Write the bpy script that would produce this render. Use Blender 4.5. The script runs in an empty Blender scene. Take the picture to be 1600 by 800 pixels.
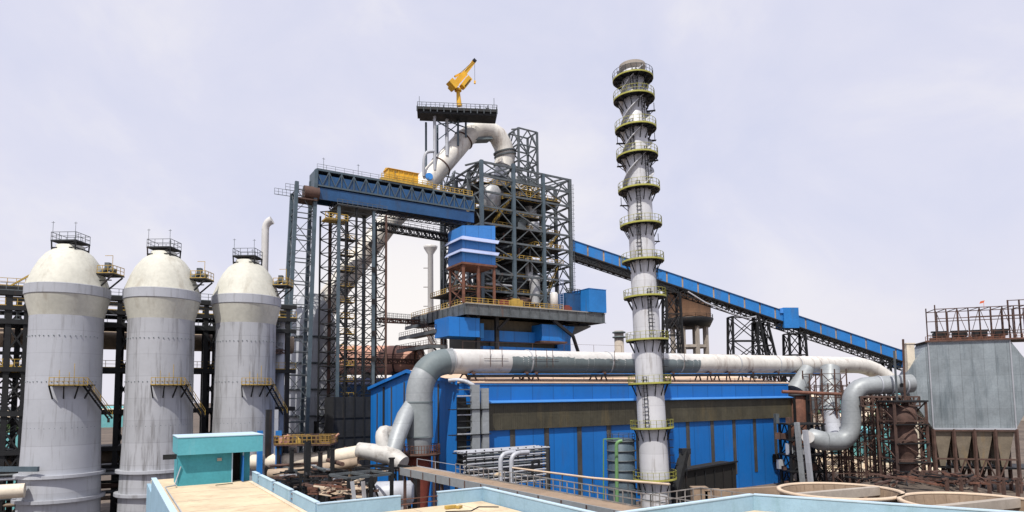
import bpy, math, random
from mathutils import Vector, Matrix
random.seed(7)
R = math.radians
S = bpy.context.scene
COL = S.collection
# ------------------------------------------------------------------ camera
FPX, CY = 1000.0, 540.0                       # focal length in 1600-px units, principal row
EYE = Vector((0, 0, 20))
cam_d = bpy.data.cameras.new('camera'); cam = bpy.data.objects.new('camera', cam_d); COL.objects.link(cam)
S.camera = cam
cam_d.sensor_width = 36; cam_d.sensor_fit = 'HORIZONTAL'; cam_d.lens = 36*FPX/1600
cam_d.shift_y = (CY-400)/1600; cam_d.clip_start = .5; cam_d.clip_end = 8000
CR = (Matrix.Rotation(R(90)+math.atan(.0797), 3, 'X') @ Matrix.Rotation(-.012, 3, 'Z'))
cam.matrix_world = Matrix.Translation(EYE) @ CR.to_4x4()
S.render.resolution_x, S.render.resolution_y = 1024, 512
def P(px, py, Y):
    """world point seen at photo pixel (px,py) whose depth is Y metres"""
    d = CR @ Vector(((px-800)/FPX, -(py-CY)/FPX, -1))
    return EYE + d*(Y/d.y)
def PZ(px, py, z):
    d = CR @ Vector(((px-800)/FPX, -(py-CY)/FPX, -1))
    return EYE + d*((z-EYE.z)/d.z)
# ------------------------------------------------------------------ light
SUN = Vector((-.16, -.56, .93)).normalized()
W = bpy.data.worlds.new('World'); S.world = W; W.use_nodes = True
wn, wl = W.node_tree.nodes, W.node_tree.links
for n in list(wn): wn.remove(n)
def N(t, **k):
    n = wn.new(t)
    for a, b in k.items(): setattr(n, a, b)
    return n
out = N('ShaderNodeOutputWorld'); bg = N('ShaderNodeBackground'); bg.inputs[1].default_value = .1
sky = N('ShaderNodeTexSky', sky_type='NISHITA', sun_disc=False)
sky.sun_elevation = math.asin(SUN.z); sky.sun_rotation = math.atan2(SUN.x, SUN.y)
sky.air_density = 1.3; sky.dust_density = 2.5
tc = N('ShaderNodeTexCoord'); sep = N('ShaderNodeSeparateXYZ'); wl.new(tc.outputs['Generated'], sep.inputs[0])
mp = N('ShaderNodeMapping'); mp.inputs['Scale'].default_value = (1.5, 1.5, 2.1); wl.new(tc.outputs['Generated'], mp.inputs[0])
nz = N('ShaderNodeTexNoise'); nz.inputs['Scale'].default_value = 2.1; nz.inputs['Detail'].default_value = 7; nz.inputs['Roughness'].default_value = .56
nz.inputs['Distortion'].default_value = .35; wl.new(mp.outputs[0], nz.inputs['Vector'])
cr = N('ShaderNodeValToRGB'); wl.new(nz.outputs['Fac'], cr.inputs[0])
e = cr.color_ramp.elements
e[0].position, e[0].color = .36, (7.2, 7.4, 9.1, 1)
e[1].position, e[1].color = .66, (8.9, 8.75, 9.5, 1)
m = e.new(.52); m.color = (7.8, 7.85, 9.3, 1)
# paler towards the horizon, brightest low over the stockhouse to the left of the furnace
hz = N('ShaderNodeMapRange', interpolation_type='SMOOTHSTEP'); wl.new(sep.outputs['Z'], hz.inputs[0])
hz.inputs[1].default_value = .26; hz.inputs[2].default_value = .0; hz.inputs[3].default_value = 0; hz.inputs[4].default_value = .8
mx1 = N('ShaderNodeMixRGB'); wl.new(hz.outputs[0], mx1.inputs[0]); wl.new(cr.outputs[0], mx1.inputs[1]); mx1.inputs[2].default_value = (8.8, 8.5, 9.2, 1)
dt = N('ShaderNodeVectorMath', operation='DOT_PRODUCT'); wl.new(tc.outputs['Generated'], dt.inputs[0])
dt.inputs[1].default_value = Vector((-.16, 1, .12)).normalized()
gm = N('ShaderNodeMapRange', interpolation_type='SMOOTHSTEP'); wl.new(dt.outputs['Value'], gm.inputs[0])
gm.inputs[1].default_value = .975; gm.inputs[2].default_value = 1.0; gm.inputs[3].default_value = 0; gm.inputs[4].default_value = .8
mx2 = N('ShaderNodeMixRGB'); wl.new(gm.outputs[0], mx2.inputs[0]); wl.new(mx1.outputs[0], mx2.inputs[1]); mx2.inputs[2].default_value = (11, 10.4, 9.8, 1)
mx3 = N('ShaderNodeMixRGB'); mx3.inputs[0].default_value = .92; wl.new(sky.outputs[0], mx3.inputs[1]); wl.new(mx2.outputs[0], mx3.inputs[2])
wl.new(mx3.outputs[0], bg.inputs[0]); wl.new(bg.outputs[0], out.inputs[0])
sd = bpy.data.lights.new('sun', 'SUN'); sd.energy = 5.0; sd.angle = R(.5); sd.color = (1, .95, .86)
so = bpy.data.objects.new('sun', sd); COL.objects.link(so); so.rotation_euler = SUN.to_track_quat('Z', 'Y').to_euler()
so.location = (0, 0, 150)
S.view_settings.view_transform = 'Standard'; S.view_settings.look = 'None'; S.view_settings.gamma = 1; S.view_settings.exposure = 0
S.view_settings.use_curve_mapping = False
S.render.engine = 'CYCLES'
# ------------------------------------------------------------------ materials
def mat(name, col, rough=.6, metal=0, var=.15, vs=.35, dirt=None, dirt_amt=0, dirt_lo=.5, streak=True, seam=0, seam_dark=.75, ribs=None, rib_p=.8, rib_b=.25, seam_w=.06, spec=.4, ds=.55):
    m = bpy.data.materials.new(name); m.use_nodes = True
    nt = m.node_tree; nn, ll = nt.nodes, nt.links
    b = nn['Principled BSDF']; b.inputs['Roughness'].default_value = rough; b.inputs['Metallic'].default_value = metal
    b.inputs['Specular IOR Level'].default_value = spec
    geo = nn.new('ShaderNodeNewGeometry')
    def nz(scale, mscale=(1, 1, 1), det=4, rg=.6):
        mp = nn.new('ShaderNodeMapping'); mp.inputs['Scale'].default_value = mscale; ll.new(geo.outputs['Position'], mp.inputs[0])
        t = nn.new('ShaderNodeTexNoise'); t.inputs['Scale'].default_value = scale; t.inputs['Detail'].default_value = det; t.inputs['Roughness'].default_value = rg
        ll.new(mp.outputs[0], t.inputs['Vector']); return t.outputs['Fac']
    def mr(src, a, b_, c, d):
        t = nn.new('ShaderNodeMapRange'); ll.new(src, t.inputs[0])
        for i, v in enumerate((a, b_, c, d)): t.inputs[i+1].default_value = v
        return t.outputs[0]
    def mul(c, f):
        t = nn.new('ShaderNodeVectorMath'); t.operation = 'SCALE'; ll.new(c, t.inputs[0]); ll.new(f, t.inputs['Scale']); return t.outputs[0]
    base = nn.new('ShaderNodeRGB'); base.outputs[0].default_value = (*col, 1); c = base.outputs[0]
    c = mul(c, mr(nz(vs), .3, .7, 1-var, 1+var))
    c = mul(c, mr(nz(vs*9, det=2), .3, .7, 1-var*.5, 1+var*.5))
    if dirt:
        f = nz(ds, (1, 1, .16 if ds < 1 else .07) if streak else (1, 1, 1), 6, .68)
        f = mr(f, dirt_lo, dirt_lo+.2, 0, dirt_amt)
        t = nn.new('ShaderNodeMixRGB'); ll.new(f, t.inputs[0]); ll.new(c, t.inputs[1]); t.inputs[2].default_value = (*dirt, 1); c = t.outputs[0]
    sx = nn.new('ShaderNodeSeparateXYZ'); ll.new(geo.outputs['Position'], sx.inputs[0])
    def M(op, a, b_=None, c_=None):
        t = nn.new('ShaderNodeMath'); t.operation = op
        for i, v in enumerate((a, b_, c_)):
            if v is None: continue
            if isinstance(v, (int, float)): t.inputs[i].default_value = v
            else: ll.new(v, t.inputs[i])
        return t.outputs[0]
    if seam:
        ph = M('FRACT', M('DIVIDE', sx.outputs['Z'], seam))
        lt = M('LESS_THAN', ph, seam_w/seam)
        c = mul(c, mr(lt, 0, 1, 1, seam_dark))
        # each plate course a slightly different tone
        fl = M('FLOOR', M('DIVIDE', sx.outputs['Z'], seam))
        wn_ = nn.new('ShaderNodeTexWhiteNoise'); wn_.noise_dimensions = '1D'; ll.new(fl, wn_.inputs['W'])
        c = mul(c, mr(wn_.outputs['Value'], 0, 1, .93, 1.05))
    if ribs:
        d = nn.new('ShaderNodeVectorMath'); d.operation = 'DOT_PRODUCT'; ll.new(geo.outputs['Position'], d.inputs[0]); d.inputs[1].default_value = (ribs[0], ribs[1], 0)
        ph = M('PINGPONG', M('DIVIDE', d.outputs['Value'], rib_p), .5)
        bp = nn.new('ShaderNodeBump'); bp.inputs['Strength'].default_value = rib_b; bp.inputs['Distance'].default_value = .08
        ll.new(ph, bp.inputs['Height']); ll.new(bp.outputs[0], b.inputs['Normal'])
        fl = M('FLOOR', M('DIVIDE', d.outputs['Value'], rib_p*4))
        wn_ = nn.new('ShaderNodeTexWhiteNoise'); wn_.noise_dimensions = '1D'; ll.new(fl, wn_.inputs['W'])
        c = mul(c, mr(wn_.outputs['Value'], 0, 1, .90, 1.06))
        c = mul(c, mr(M('LESS_THAN', M('FRACT', M('DIVIDE', d.outputs['Value'], rib_p*4)), .05), 0, 1, 1, .72))
    else:
        bp = nn.new('ShaderNodeBump'); bp.inputs['Strength'].default_value = .25; bp.inputs['Distance'].default_value = .05
        ll.new(nz(vs*6, det=3), bp.inputs['Height']); ll.new(bp.outputs[0], b.inputs['Normal'])
    ll.new(c, b.inputs['Base Color'])
    return m
RUST = (.13, .055, .03); SOOT = (.07, .06, .055)
M = dict(
 stove=mat('stove_paint', (.375, .39, .43), .5, .1, .05, .10, (.15, .145, .14), .7, .55, ds=1.5, seam=3.4, seam_dark=.86, seam_w=.09),
 stove_s=mat('sooty_stove_paint', (.36, .37, .40), .5, .1, .06, .10, (.10, .095, .09), .85, .50, ds=1.2, seam=3.4, seam_dark=.84, seam_w=.09),
 stove_dome=mat('stove_dome_paint', (.50, .495, .44), .6, .0, .12, .2, (.25, .21, .16), .6, .54),
 alu=mat('aluminium_paint', (.43, .44, .46), .45, .3, .12, .2, (.20, .13, .10), .7, .56, seam=2.7, seam_dark=.82, seam_w=.08),
 white=mat('white_pipe_paint', (.54, .53, .52), .55, .05, .10, .2, (.22, .13, .09), .7, .56),
 primer2=mat('light_primer', (.21, .235, .245), .6, 0, .15, .2, (.36, .36, .38), .5, .55, streak=False),
 alu2=mat('weathered_aluminium', (.27, .29, .305), .5, .15, .14, .22, (.13, .12, .11), .55, .58, seam=2.3, seam_dark=.8, seam_w=.07),
 downc=mat('stained_pipe_paint', (.60, .58, .54), .55, .1, .12, .2, (.16, .09, .06), .75, .52),
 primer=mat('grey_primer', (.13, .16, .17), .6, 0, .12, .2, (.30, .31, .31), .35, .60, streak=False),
 chimney=mat('chimney_paint', (.55, .555, .585), .5, .1, .05, .15, (.15, .12, .10), .8, .54, ds=1.8, seam=2.6, seam_dark=.82),
 steel=mat('grey_steel', (.088, .102, .112), .55, .15, .3, .6, RUST, .6, .58),
 steel_b=mat('slate_blue_steel', (.070, .100, .125), .5, .1, .2, .6, RUST, .4, .6),
 dark=mat('dark_steel', (.013, .014, .016), .6, .2, .3, .8, RUST, .4, .58),
 rust=mat('rusty_steel', (.14, .062, .042), .8, 0, .35, .7, (.05, .035, .03), .6, .5),
 rusty=mat('dull_rust', (.085, .048, .038), .8, 0, .35, .7, (.03, .025, .025), .6, .5),
 red=mat('red_oxide', (.17, .04, .028), .7, 0, .2, .7),
 rail=mat('yellow_rail', (.42, .28, .06), .55, 0, .2, .8, (.08, .06, .03), .6, .55),
 rail2=mat('rusty_yellow_rail', (.24, .15, .04), .6, 0, .3, .8, (.06, .04, .03), .7, .5),
 greyw=mat('grey_white_lagging', (.44, .43, .41), .6, .05, .12, .25, (.14, .11, .09), .8, .52, streak=False),
 railg=mat('grey_rail_paint', (.22, .21, .20), .6, 0, .3, .8, (.10, .05, .03), .6, .53),
 lime=mat('greenish_yellow_rail', (.36, .35, .08), .55, 0, .15, .8, (.10, .09, .03), .5, .58),
 yellow=mat('crane_yellow', (.68, .38, .03), .5, 0, .12, .5, (.2, .1, .03), .5, .58),
 blue=mat('blue_cladding', (.008, .14, .47), .5, 0, .06, .06, (.04, .10, .24), .45, .55, ribs=(.847, .532), rib_p=1.1, seam=0),
 blue_end=mat('blue_gable_cladding', (.008, .16, .53), .5, 0, .06, .06, (.04, .10, .24), .45, .55, ribs=(.532, -.847), rib_p=1.1),
 blue_l=mat('light_blue_cladding', (.045, .21, .58), .5, 0, .08, .2, (.1, .15, .25), .3, .6, ribs=(.8, .6), rib_p=.9),
 blue_c=mat('conveyor_blue', (.014, .155, .45), .55, 0, .12, .2, (.07, .10, .17), .6, .53),
 blue_d=mat('bridge_blue', (.018, .072, .18), .5, .1, .2, .3, (.05, .05, .06), .6, .54),
 eave=mat('pale_eave', (.32, .37, .55), .6, 0, .1, .3),
 eave2=mat('canopy_blue', (.05, .19, .48), .5, 0, .1, .3, (.1, .15, .25), .4, .55),
 louvre=mat('translucent_brown_sheet', (.062, .056, .038), .5, 0, .25, .15, (.13, .10, .05), .6, .53, ribs=(.847, .532), rib_p=.42, seam=2.4, seam_dark=.8, rib_b=.8),
 strip=mat('sooty_strip', (.05, .048, .045), .6, 0, .3, .4, (.12, .11, .10), .6, .5),
 roofb=mat('dusty_sheet_roof', (.60, .44, .32), .85, 0, .10, .12, (.35, .20, .13), .5, .58, streak=False),
 cream=mat('cream_roof', (.56, .45, .31), .9, 0, .12, .3, (.33, .25, .17), .7, .50, streak=False),
 teal=mat('teal_plaster', (.05, .27, .33), .8, 0, .12, .5, (.03, .16, .18), .6, .54),
 teal_l=mat('teal_fascia', (.09, .34, .40), .8, 0, .08, .5, (.3, .45, .48), .4, .6),
 sky_b=mat('pale_blue_plaster', (.25, .39, .50), .8, 0, .09, .5, (.15, .27, .30), .6, .53),
 sky_c=mat('pale_blue_coping', (.40, .52, .62), .8, 0, .05, .5, (.40, .50, .50), .4, .6),
 conc=mat('concrete', (.34, .30, .26), .9, 0, .15, .4, (.14, .11, .09), .6, .55),
 tankc=mat('stained_concrete', (.22, .125, .075), .9, 0, .2, .3, (.05, .04, .035), .7, .52, seam=2.2, seam_dark=.7),
 frp=mat('brown_fan_stack', (.26, .19, .135), .75, 0, .15, .5, (.14, .09, .06), .6, .52),
 frpl=mat('fan_stack_lip', (.55, .43, .32), .7, 0, .1, .5),
 box=mat('galvanised_cladding', (.24, .275, .30), .5, .2, .16, .35, (.10, .13, .15), .75, .50, seam=3.3, seam_dark=.8, ribs=(.95, -.31), rib_p=.5, rib_b=.8),
 hopper=mat('hopper_plate', (.22, .185, .14), .7, .1, .2, .5, (.34, .22, .08), .7, .55),
 pink=mat('dusty_pink_steel', (.50, .27, .20), .7, 0, .12, .15, (.30, .14, .10), .5, .55, streak=False),
 gasp=mat('buff_gas_main', (.30, .23, .17), .7, 0, .2, .2, (.08, .06, .05), .6, .55, streak=False),
 cream_p=mat('cream_gas_main', (.62, .55, .45), .6, 0, .12, .3, (.12, .09, .07), .6, .56, streak=False),
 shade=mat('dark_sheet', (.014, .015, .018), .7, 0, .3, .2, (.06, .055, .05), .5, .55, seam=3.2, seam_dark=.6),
 green=mat('green_pipe_paint', (.12, .24, .10), .5, 0, .1, .5),
 tealr=mat('far_teal_sheet', (.13, .36, .38), .8, 0, .12, .3, (.35, .35, .3), .4, .58),
 sand=mat('dusty_block', (.60, .50, .38), .9, 0, .15, .3, (.3, .22, .15), .5, .52, streak=False),
 door=mat('blue_door', (.015, .13, .42), .5), black=mat('dark_opening', (.012, .011, .01), .9),
 ground=mat('works_ground', (.11, .085, .068), .95, 0, .35, .05, (.045, .038, .034), .8, .48, streak=False),
 yard=mat('dusty_yard', (.55, .46, .34), .95, 0, .25, .08, (.2, .15, .1), .6, .55, streak=False),
 leaf=mat('leaf', (.05, .09, .03), .7, 0, .3, .5), flag=mat('flag_cloth', (.6, .12, .04), .8),
)
# ------------------------------------------------------------------ mesh helpers
ORI = {}
class MB:
    def __init__(s): s.v = []; s.f = []; s.sm = []
    def add(s, vs, fs, smooth=False):
        o = len(s.v); s.v += [tuple(v) for v in vs]
        for f in fs: s.f.append(tuple(i+o for i in f)); s.sm.append(smooth)
        return s
    def frame(s, o, ax, ay, az):           # parallelepiped from corner o with edge vectors
        o, ax, ay, az = map(Vector, (o, ax, ay, az))
        vs = [o, o+ax, o+ax+ay, o+ay, o+az, o+ax+az, o+ax+ay+az, o+ay+az]
        return s.add(vs, [(0,3,2,1), (4,5,6,7), (0,1,5,4), (1,2,6,5), (2,3,7,6), (3,0,4,7)])
    def box(s, c, sz, a=0):                 # centre, sizes, yaw
        ca, sa = math.cos(a), math.sin(a)
        ax = Vector((ca, sa, 0))*sz[0]; ay = Vector((-sa, ca, 0))*sz[1]; az = Vector((0, 0, sz[2]))
        return s.frame(Vector(c)-ax/2-ay/2-az/2, ax, ay, az)
    def bar(s, p, q, w, h=None):
        p, q = Vector(p), Vector(q); d = q-p
        if d.length < 1e-6: return s
        h = h or w; dn = d.normalized()
        up = Vector((0, 0, 1)) if abs(dn.z) < .95 else Vector((.532, -.847, 0))
        sx = dn.cross(up).normalized()*w; sz = dn.cross(sx).normalized()*h
        return s.frame(p-sx/2-sz/2, sx, d, sz)
    def tube(s, pts, r, n=12, cap=True, smooth=True):
        pts = [Vector(p) for p in pts]; k = len(pts); rs = r if isinstance(r, (list, tuple)) else [r]*k
        vs = []; prev = None
        for i, p in enumerate(pts):
            d = (pts[min(i+1, k-1)]-pts[max(i-1, 0)]).normalized()
            if prev is None:
                up = Vector((0, 0, 1)) if abs(d.z) < .9 else Vector((1, 0, 0))
                x = d.cross(up).normalized()
            else: x = (prev-d*prev.dot(d)).normalized()
            prev = x; y = d.cross(x)
            for j in range(n):
                a = 2*math.pi*j/n; vs.append(p+(x*math.cos(a)+y*math.sin(a))*rs[i])
        fs = [(i*n+j, i*n+(j+1) % n, (i+1)*n+(j+1) % n, (i+1)*n+j) for i in range(k-1) for j in range(n)]
        s.add(vs, fs, smooth)
        if cap: s.add(vs[:n], [tuple(range(n))[::-1]]); s.add(vs[-n:], [tuple(range(n))])
        return s
    def lathe(s, prof, c, n=48, smooth=True, a0=0, a1=2*math.pi):
        c = Vector(c); full = a1-a0 > 6.28; m = n if full else n+1; vs = []
        for r, z in prof:
            for j in range(m):
                a = a0+(a1-a0)*j/n; vs.append(c+Vector((r*math.cos(a), r*math.sin(a), z)))
        fs = [(i*m+j, i*m+(j+1) % m, (i+1)*m+(j+1) % m, (i+1)*m+j) for i in range(len(prof)-1) for j in range(n)]
        return s.add(vs, fs, smooth)
    def prism(s, poly, d):                  # planar polygon extruded by vector d
        poly = [Vector(p) for p in poly]; d = Vector(d); n = len(poly)
        fs = [tuple(range(n))[::-1], tuple(range(n, 2*n))]+[(i, (i+1) % n, n+(i+1) % n, n+i) for i in range(n)]
        return s.add(poly+[p+d for p in poly], fs)
    def rail(s, pts, h=1.1, w=.07, sp=1.8, closed=False, mid=True):
        pts = [Vector(p) for p in pts]
        if closed: pts = pts+[pts[0]]
        Z = Vector((0, 0, 1))
        for a, b in zip(pts, pts[1:]):
            s.bar(a+Z*h, b+Z*h, w)
            if mid: s.bar(a+Z*h*.52, b+Z*h*.52, w*.8)
            s.bar(a+Z*.06, b+Z*.06, w*.5, .14)
            k = max(1, round((b-a).length/sp))
            for i in range(k+1): q = a.lerp(b, i/k); s.bar(q, q+Z*h, w)
        return s
    def build(s, name, m, parent=None, loc=None):
        if not s.v: return None
        me = bpy.data.meshes.new(name)
        org = Vector(loc) if loc is not None else (ORI.get(parent.name, Vector()) if parent else Vector())
        me.from_pydata([tuple(Vector(v)-org) for v in s.v], [], s.f); me.validate()
        if len(me.polygons) == len(s.sm): me.polygons.foreach_set('use_smooth', s.sm)
        import bmesh
        bm = bmesh.new(); bm.from_mesh(me); bmesh.ops.recalc_face_normals(bm, faces=bm.faces); bm.to_mesh(me); bm.free()
        me.materials.append(M[m] if isinstance(m, str) else m)
        o = bpy.data.objects.new(name, me); COL.objects.link(o)
        if parent: o.parent = parent
        elif loc is not None: o.location = org
        ORI[o.name] = org
        return o
def arc(p0, c, p1, n=8):                    # quadratic bend through control point
    p0, c, p1 = map(Vector, (p0, c, p1)); return [p0.lerp(c, t/n).lerp(c.lerp(p1, t/n), t/n) for t in range(n+1)]
def tag(o, label, cat, group=None, kind=None):
    if kind: o['kind'] = kind
    if label: o['label'] = label
    if cat: o['category'] = cat
    if group: o['group'] = group
    return o
def thing(name, label, cat, loc, group=None):
    o = bpy.data.objects.new(name, None); COL.objects.link(o); o.location = loc; o.empty_display_size = .5
    ORI[o.name] = Vector(loc); return tag(o, label, cat, group)
def struct(o): o['kind'] = 'structure'; return o
def copy_tree(o, parent=None, d=0):
    c = o.copy(); COL.objects.link(c)
    if parent: c.parent = parent
    ORI[c.name] = ORI.get(o.name, Vector())
    for ch in list(o.children): copy_tree(ch, c, d+1)
    return c
U = Vector((.847, .532, 0)); B = Vector((-.532, .847, 0)); Z = Vector((0, 0, 1))
def G(o, a, b, z=None):                     # plant grid: a along U, b towards the back
    p = Vector(o)+U*a+B*b
    if z is not None: p.z = z
    return p
YAW = math.atan2(.532, .847)
def onray(px, o, d):                        # point of the ground line o + s d in the direction of photo column px
    k = (px-800)/FPX; s = (k*o[1]-o[0])/(d[0]-k*d[1]); return Vector(o)+Vector(d)*s
def xbrace(mb, a, b, z0, z1, w, style='X'):
    a0, b0, a1, b1 = (Vector((a.x, a.y, z0)), Vector((b.x, b.y, z0)), Vector((a.x, a.y, z1)), Vector((b.x, b.y, z1)))
    mb.bar(a1, b1, w)
    if style == 'X': mb.bar(a0, b1, w*.8); mb.bar(b0, a1, w*.8)
    elif style == 'K': m_ = (a1+b1)/2; mb.bar(a0, m_, w*.8); mb.bar(b0, m_, w*.8)
    elif style == 'V': m_ = (a0+b0)/2; mb.bar(a1, m_, w*.8); mb.bar(b1, m_, w*.8)
    elif style == '/': mb.bar(a0, b1, w*.8)
def tower(root, cs, z0, zt, nlev, lw, bw, style='X', leg='steel', br='steel', taper=None, lean=None):
    """lattice tower: cs plan corners; zt top height (or list per leg); legs are parts, bracing one part"""
    n = len(cs); cs = [Vector((c[0], c[1], 0)) for c in cs]
    zts = zt if isinstance(zt, (list, tuple)) else [zt]*n
    cen = sum(cs, Vector())/n; tp = taper or 1
    def at(i, z): t = (z-z0)/(max(zts)-z0); f = tp+(1-tp)*t; q = cen+(cs[i]-cen)*f+(lean*(1-t) if lean else Vector()); q.z = z; return q
    for i in range(n):
        MB().bar(at(i, z0), at(i, zts[i]), lw).build('leg', leg, root)
    mb = MB(); zm = min(zts)
    for k in range(nlev):
        a, b = z0+(zm-z0)*k/nlev, z0+(zm-z0)*(k+1)/nlev
        for i in range(n):
            j = (i+1) % n
            p0, q0, p1, q1 = at(i, a), at(j, a), at(i, b), at(j, b)
            mb.bar(p1, q1, bw)
            if style == 'X': mb.bar(p0, q1, bw*.75); mb.bar(q0, p1, bw*.75)
            elif style == 'K': m_ = (p1+q1)/2; mb.bar(p0, m_, bw*.75); mb.bar(q0, m_, bw*.75)
            elif style == 'Z': mb.bar(*( (p0, q1) if k % 2 else (q0, p1)), bw*.75)
    mb.build('bracing', br, root)
def ladder(mb, p, q, w=.5, face=None, cage=True):
    p, q = Vector(p), Vector(q); f = Vector(face or (0, -1, 0)); sx = f.cross(Z).normalized()*w/2
    for s_ in (-1, 1): mb.bar(p+sx*s_, q+sx*s_, .09)
    n = int((q-p).length/.6)
    for i in range(n+1): c = p.lerp(q, i/n); mb.bar(c-sx, c+sx, .06)
    if cage:
        for i in range(0, n+1, 2):
            c = p.lerp(q, i/n); mb.bar(c+sx*1.6, c+sx*1.6+f*.7, .06); mb.bar(c-sx*1.6, c-sx*1.6+f*.7, .06); mb.bar(c-sx*1.6+f*.7, c+sx*1.6+f*.7, .06)
def stair(mb, p, q, w=1.0, side=None, rl=None):
    p, q = Vector(p), Vector(q); d = q-p; s_ = (side or Vector((d.x, d.y, 0)).cross(Z)).normalized()*w/2
    for k in (-1, 1): mb.bar(p+s_*k, q+s_*k, .1, .25)
    n = max(3, int(abs(d.z)/.3))
    for i in range(n+1): c = p.lerp(q, i/n); mb.bar(c-s_, c+s_, .22, .05)
    if rl is not None:
        for k in (-1, 1):
            rl.bar(p+s_*k+Z*1.1, q+s_*k+Z*1.1, .07); rl.bar(p+s_*k+Z*.6, q+s_*k+Z*.6, .06)
            for i in range(5): c = p.lerp(q, i/4)+s_*k; rl.bar(c, c+Z*1.1, .06)
def truss(mb, a, b, h, w, n, bw, side):
    """box truss girder from a to b (bottom centre), height h, width w along unit side"""
    a, b = Vector(a), Vector(b)
    for k in (-.5, .5):
        o = side*w*k
        mb.bar(a+o, b+o, bw*1.2); mb.bar(a+o+Z*h, b+o+Z*h, bw*1.2)
        for i in range(n+1):
            p = a.lerp(b, i/n)+o; mb.bar(p, p+Z*h, bw)
            if i < n:
                q = a.lerp(b, (i+1)/n)+o
                mb.bar(*((p, q+Z*h) if i % 2 else (p+Z*h, q)), bw*.8)
    for i in range(n+1):
        p = a.lerp(b, i/n); mb.bar(p-side*w/2, p+side*w/2, bw); mb.bar(p-side*w/2+Z*h, p+side*w/2+Z*h, bw)
# ================================================================== SETTING
g = MB().add([(-2500, -300, 0), (2500, -300, 0), (2500, 4500, 0), (-2500, 4500, 0)], [(0, 1, 2, 3)])
struct(g.build('ground', 'ground'))
ya = [P(1262, 735, 165), P(1470, 735, 165), P(1500, 655, 420), P(1230, 655, 420)]
struct(MB().add([(p.x, p.y, .006) for p in ya], [(0, 1, 2, 3)]).build('yard', 'yard'))
ya = [(-24, 72), (-14, 72), (-16, 86), (-25, 86)]
struct(MB().add([(x, y, .006) for x, y in ya], [(0, 1, 2, 3)]).build('yard', 'yard'))
# ------------------------------------------------------------------ near rooftop building
ZR, ZP = 13.0, 13.9
O1 = PZ(499, 786, ZP); O1.z = 0
def slab(name, m, o, a0, a1, b0, b1, z0, z1, par):
    return MB().frame(G(o, a0, b0, z0), U*(a1-a0), B*(b1-b0), Z*(z1-z0)).build(name, m, par)
bd = thing('rooftop_building', 'near flat roofed building with cream roof, pale blue parapets and a teal stair hut', 'building', (O1.x, O1.y, 0))
C2 = PZ(757, 762, ZP); a2 = (C2-O1).dot(U)
slab('wall', 'sky_b', O1, -7.6, .1, -36, 27.5, 0, ZR-.3, bd)
slab('wall', 'sky_b', O1, .1, a2-.05, -36, .05, 0, ZR-.3, bd)
slab('roof_slab', 'cream', O1, -7.3, -.12, -36, 27.4, ZR-.3, ZR, bd)
slab('roof_slab', 'cream', O1, -.12, a2-.1, -36, -.12, ZR-.3, ZR, bd)
def parapet(a0, a1, b0, b1, z1=ZP, z0=ZR-.3):
    p = slab('parapet', 'sky_b', O1, a0, a1, b0, b1, z0, z1-.06, bd)
    MB().frame(G(O1, a0-.03, b0-.03, z1-.06), U*(a1-a0+.06), B*(b1-b0+.06), Z*.06).build('coping', 'sky_c', p)
for b0, b1 in ((18.3, 20.4), (12.6, 17.5), (6.9, 11.8), (.5, 6.1)): parapet(-.1, .14, b0, b1)
parapet(-7.6, -7.3, -36, 20.6)
a_g0 = (onray(625, O1, U)-O1).dot(U); a_g1 = (onray(683, O1, U)-O1).dot(U)
parapet(-.1, a_g0, -.1, .14); parapet(a_g1, a2, -.1, .14); parapet(a2-.0, a2+.25, -34, .14)
slab('kerb', 'sand', O1, -.42, -.12, -30, 20.4, ZR, ZR+.1, bd)
slab('kerb', 'cream', O1, -7.28, -6.9, -30, 20.4, ZR, ZR+.12, bd)
for h in (.3, .62):
    for b0, b1 in ((6.1, 6.9), (11.8, 12.6), (17.5, 18.3)): MB().bar(G(O1, .02, b0, ZR+h), G(O1, .02, b1, ZR+h), .05).build('guard_rod', 'rust', bd)
    MB().bar(G(O1, a_g0, .02, ZR+h), G(O1, a_g1, .02, ZR+h), .05).build('guard_rod', 'rust', bd)
# stair hut at the back end
hz0, hz1 = ZR, 16.95
ha0, ha1, hb = -5.7, .75, 21.2
slab('hut_wall', 'teal', O1, ha0, -1.55, hb, hb+3.6, hz0, 15.5, bd)
slab('hut_wall', 'teal', O1, -.72, -.1, hb+.35, hb+3.6, hz0, 15.5, bd)
slab('hut_wall', 'teal', O1, -1.55, -.72, hb+1.6, hb+3.6, hz0, 15.5, bd)
slab('hut_wall', 'teal', O1, ha0, ha0+.25, hb-.02, hb+3.9, 15.5, 15.9, bd)
slab('hut_roof', 'teal_l', O1, ha0-.1, ha1, hb-.65, hb+4.4, 15.55, hz1, bd)
slab('coping', 'sky_c', O1, ha0-.14, ha1+.04, hb-.69, hb+4.44, hz1, hz1+.07, bd)
slab('door_opening', 'black', O1, -1.54, -.73, hb+1.5, hb+1.58, hz0, 15.5, bd)
d = slab('door', 'door', O1, -.80, -.72, hb-.45, hb+.33, hz0+.05, 15.2, bd)
MB().bar(G(O1, -1.75, hb-1.6, ZR+.1), G(O1, -3.1, hb-2.0, ZR+.1), .10, .05).build('drain_cover', 'dark', bd)
tag(MB().box(G(O1, ha0-.6, hb+.3, 15.4), (1.0, .25, .4), YAW).build('cable_box', 'dark', bd), 'black box bracket sticking out of the hut wall', None)
for b_ in (2.5, 7.2, 12, 16.8): MB().frame(G(O1, -6.85, b_, ZR+.004), U*6.4, B*.05, Z*.006).build('screed_joint', 'conc', bd)
for a_ in (2.5, 5.8, 9): MB().frame(G(O1, a_, -30, ZR+.004), U*.05, B*29.6, Z*.006).build('screed_joint', 'conc', bd)
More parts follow.
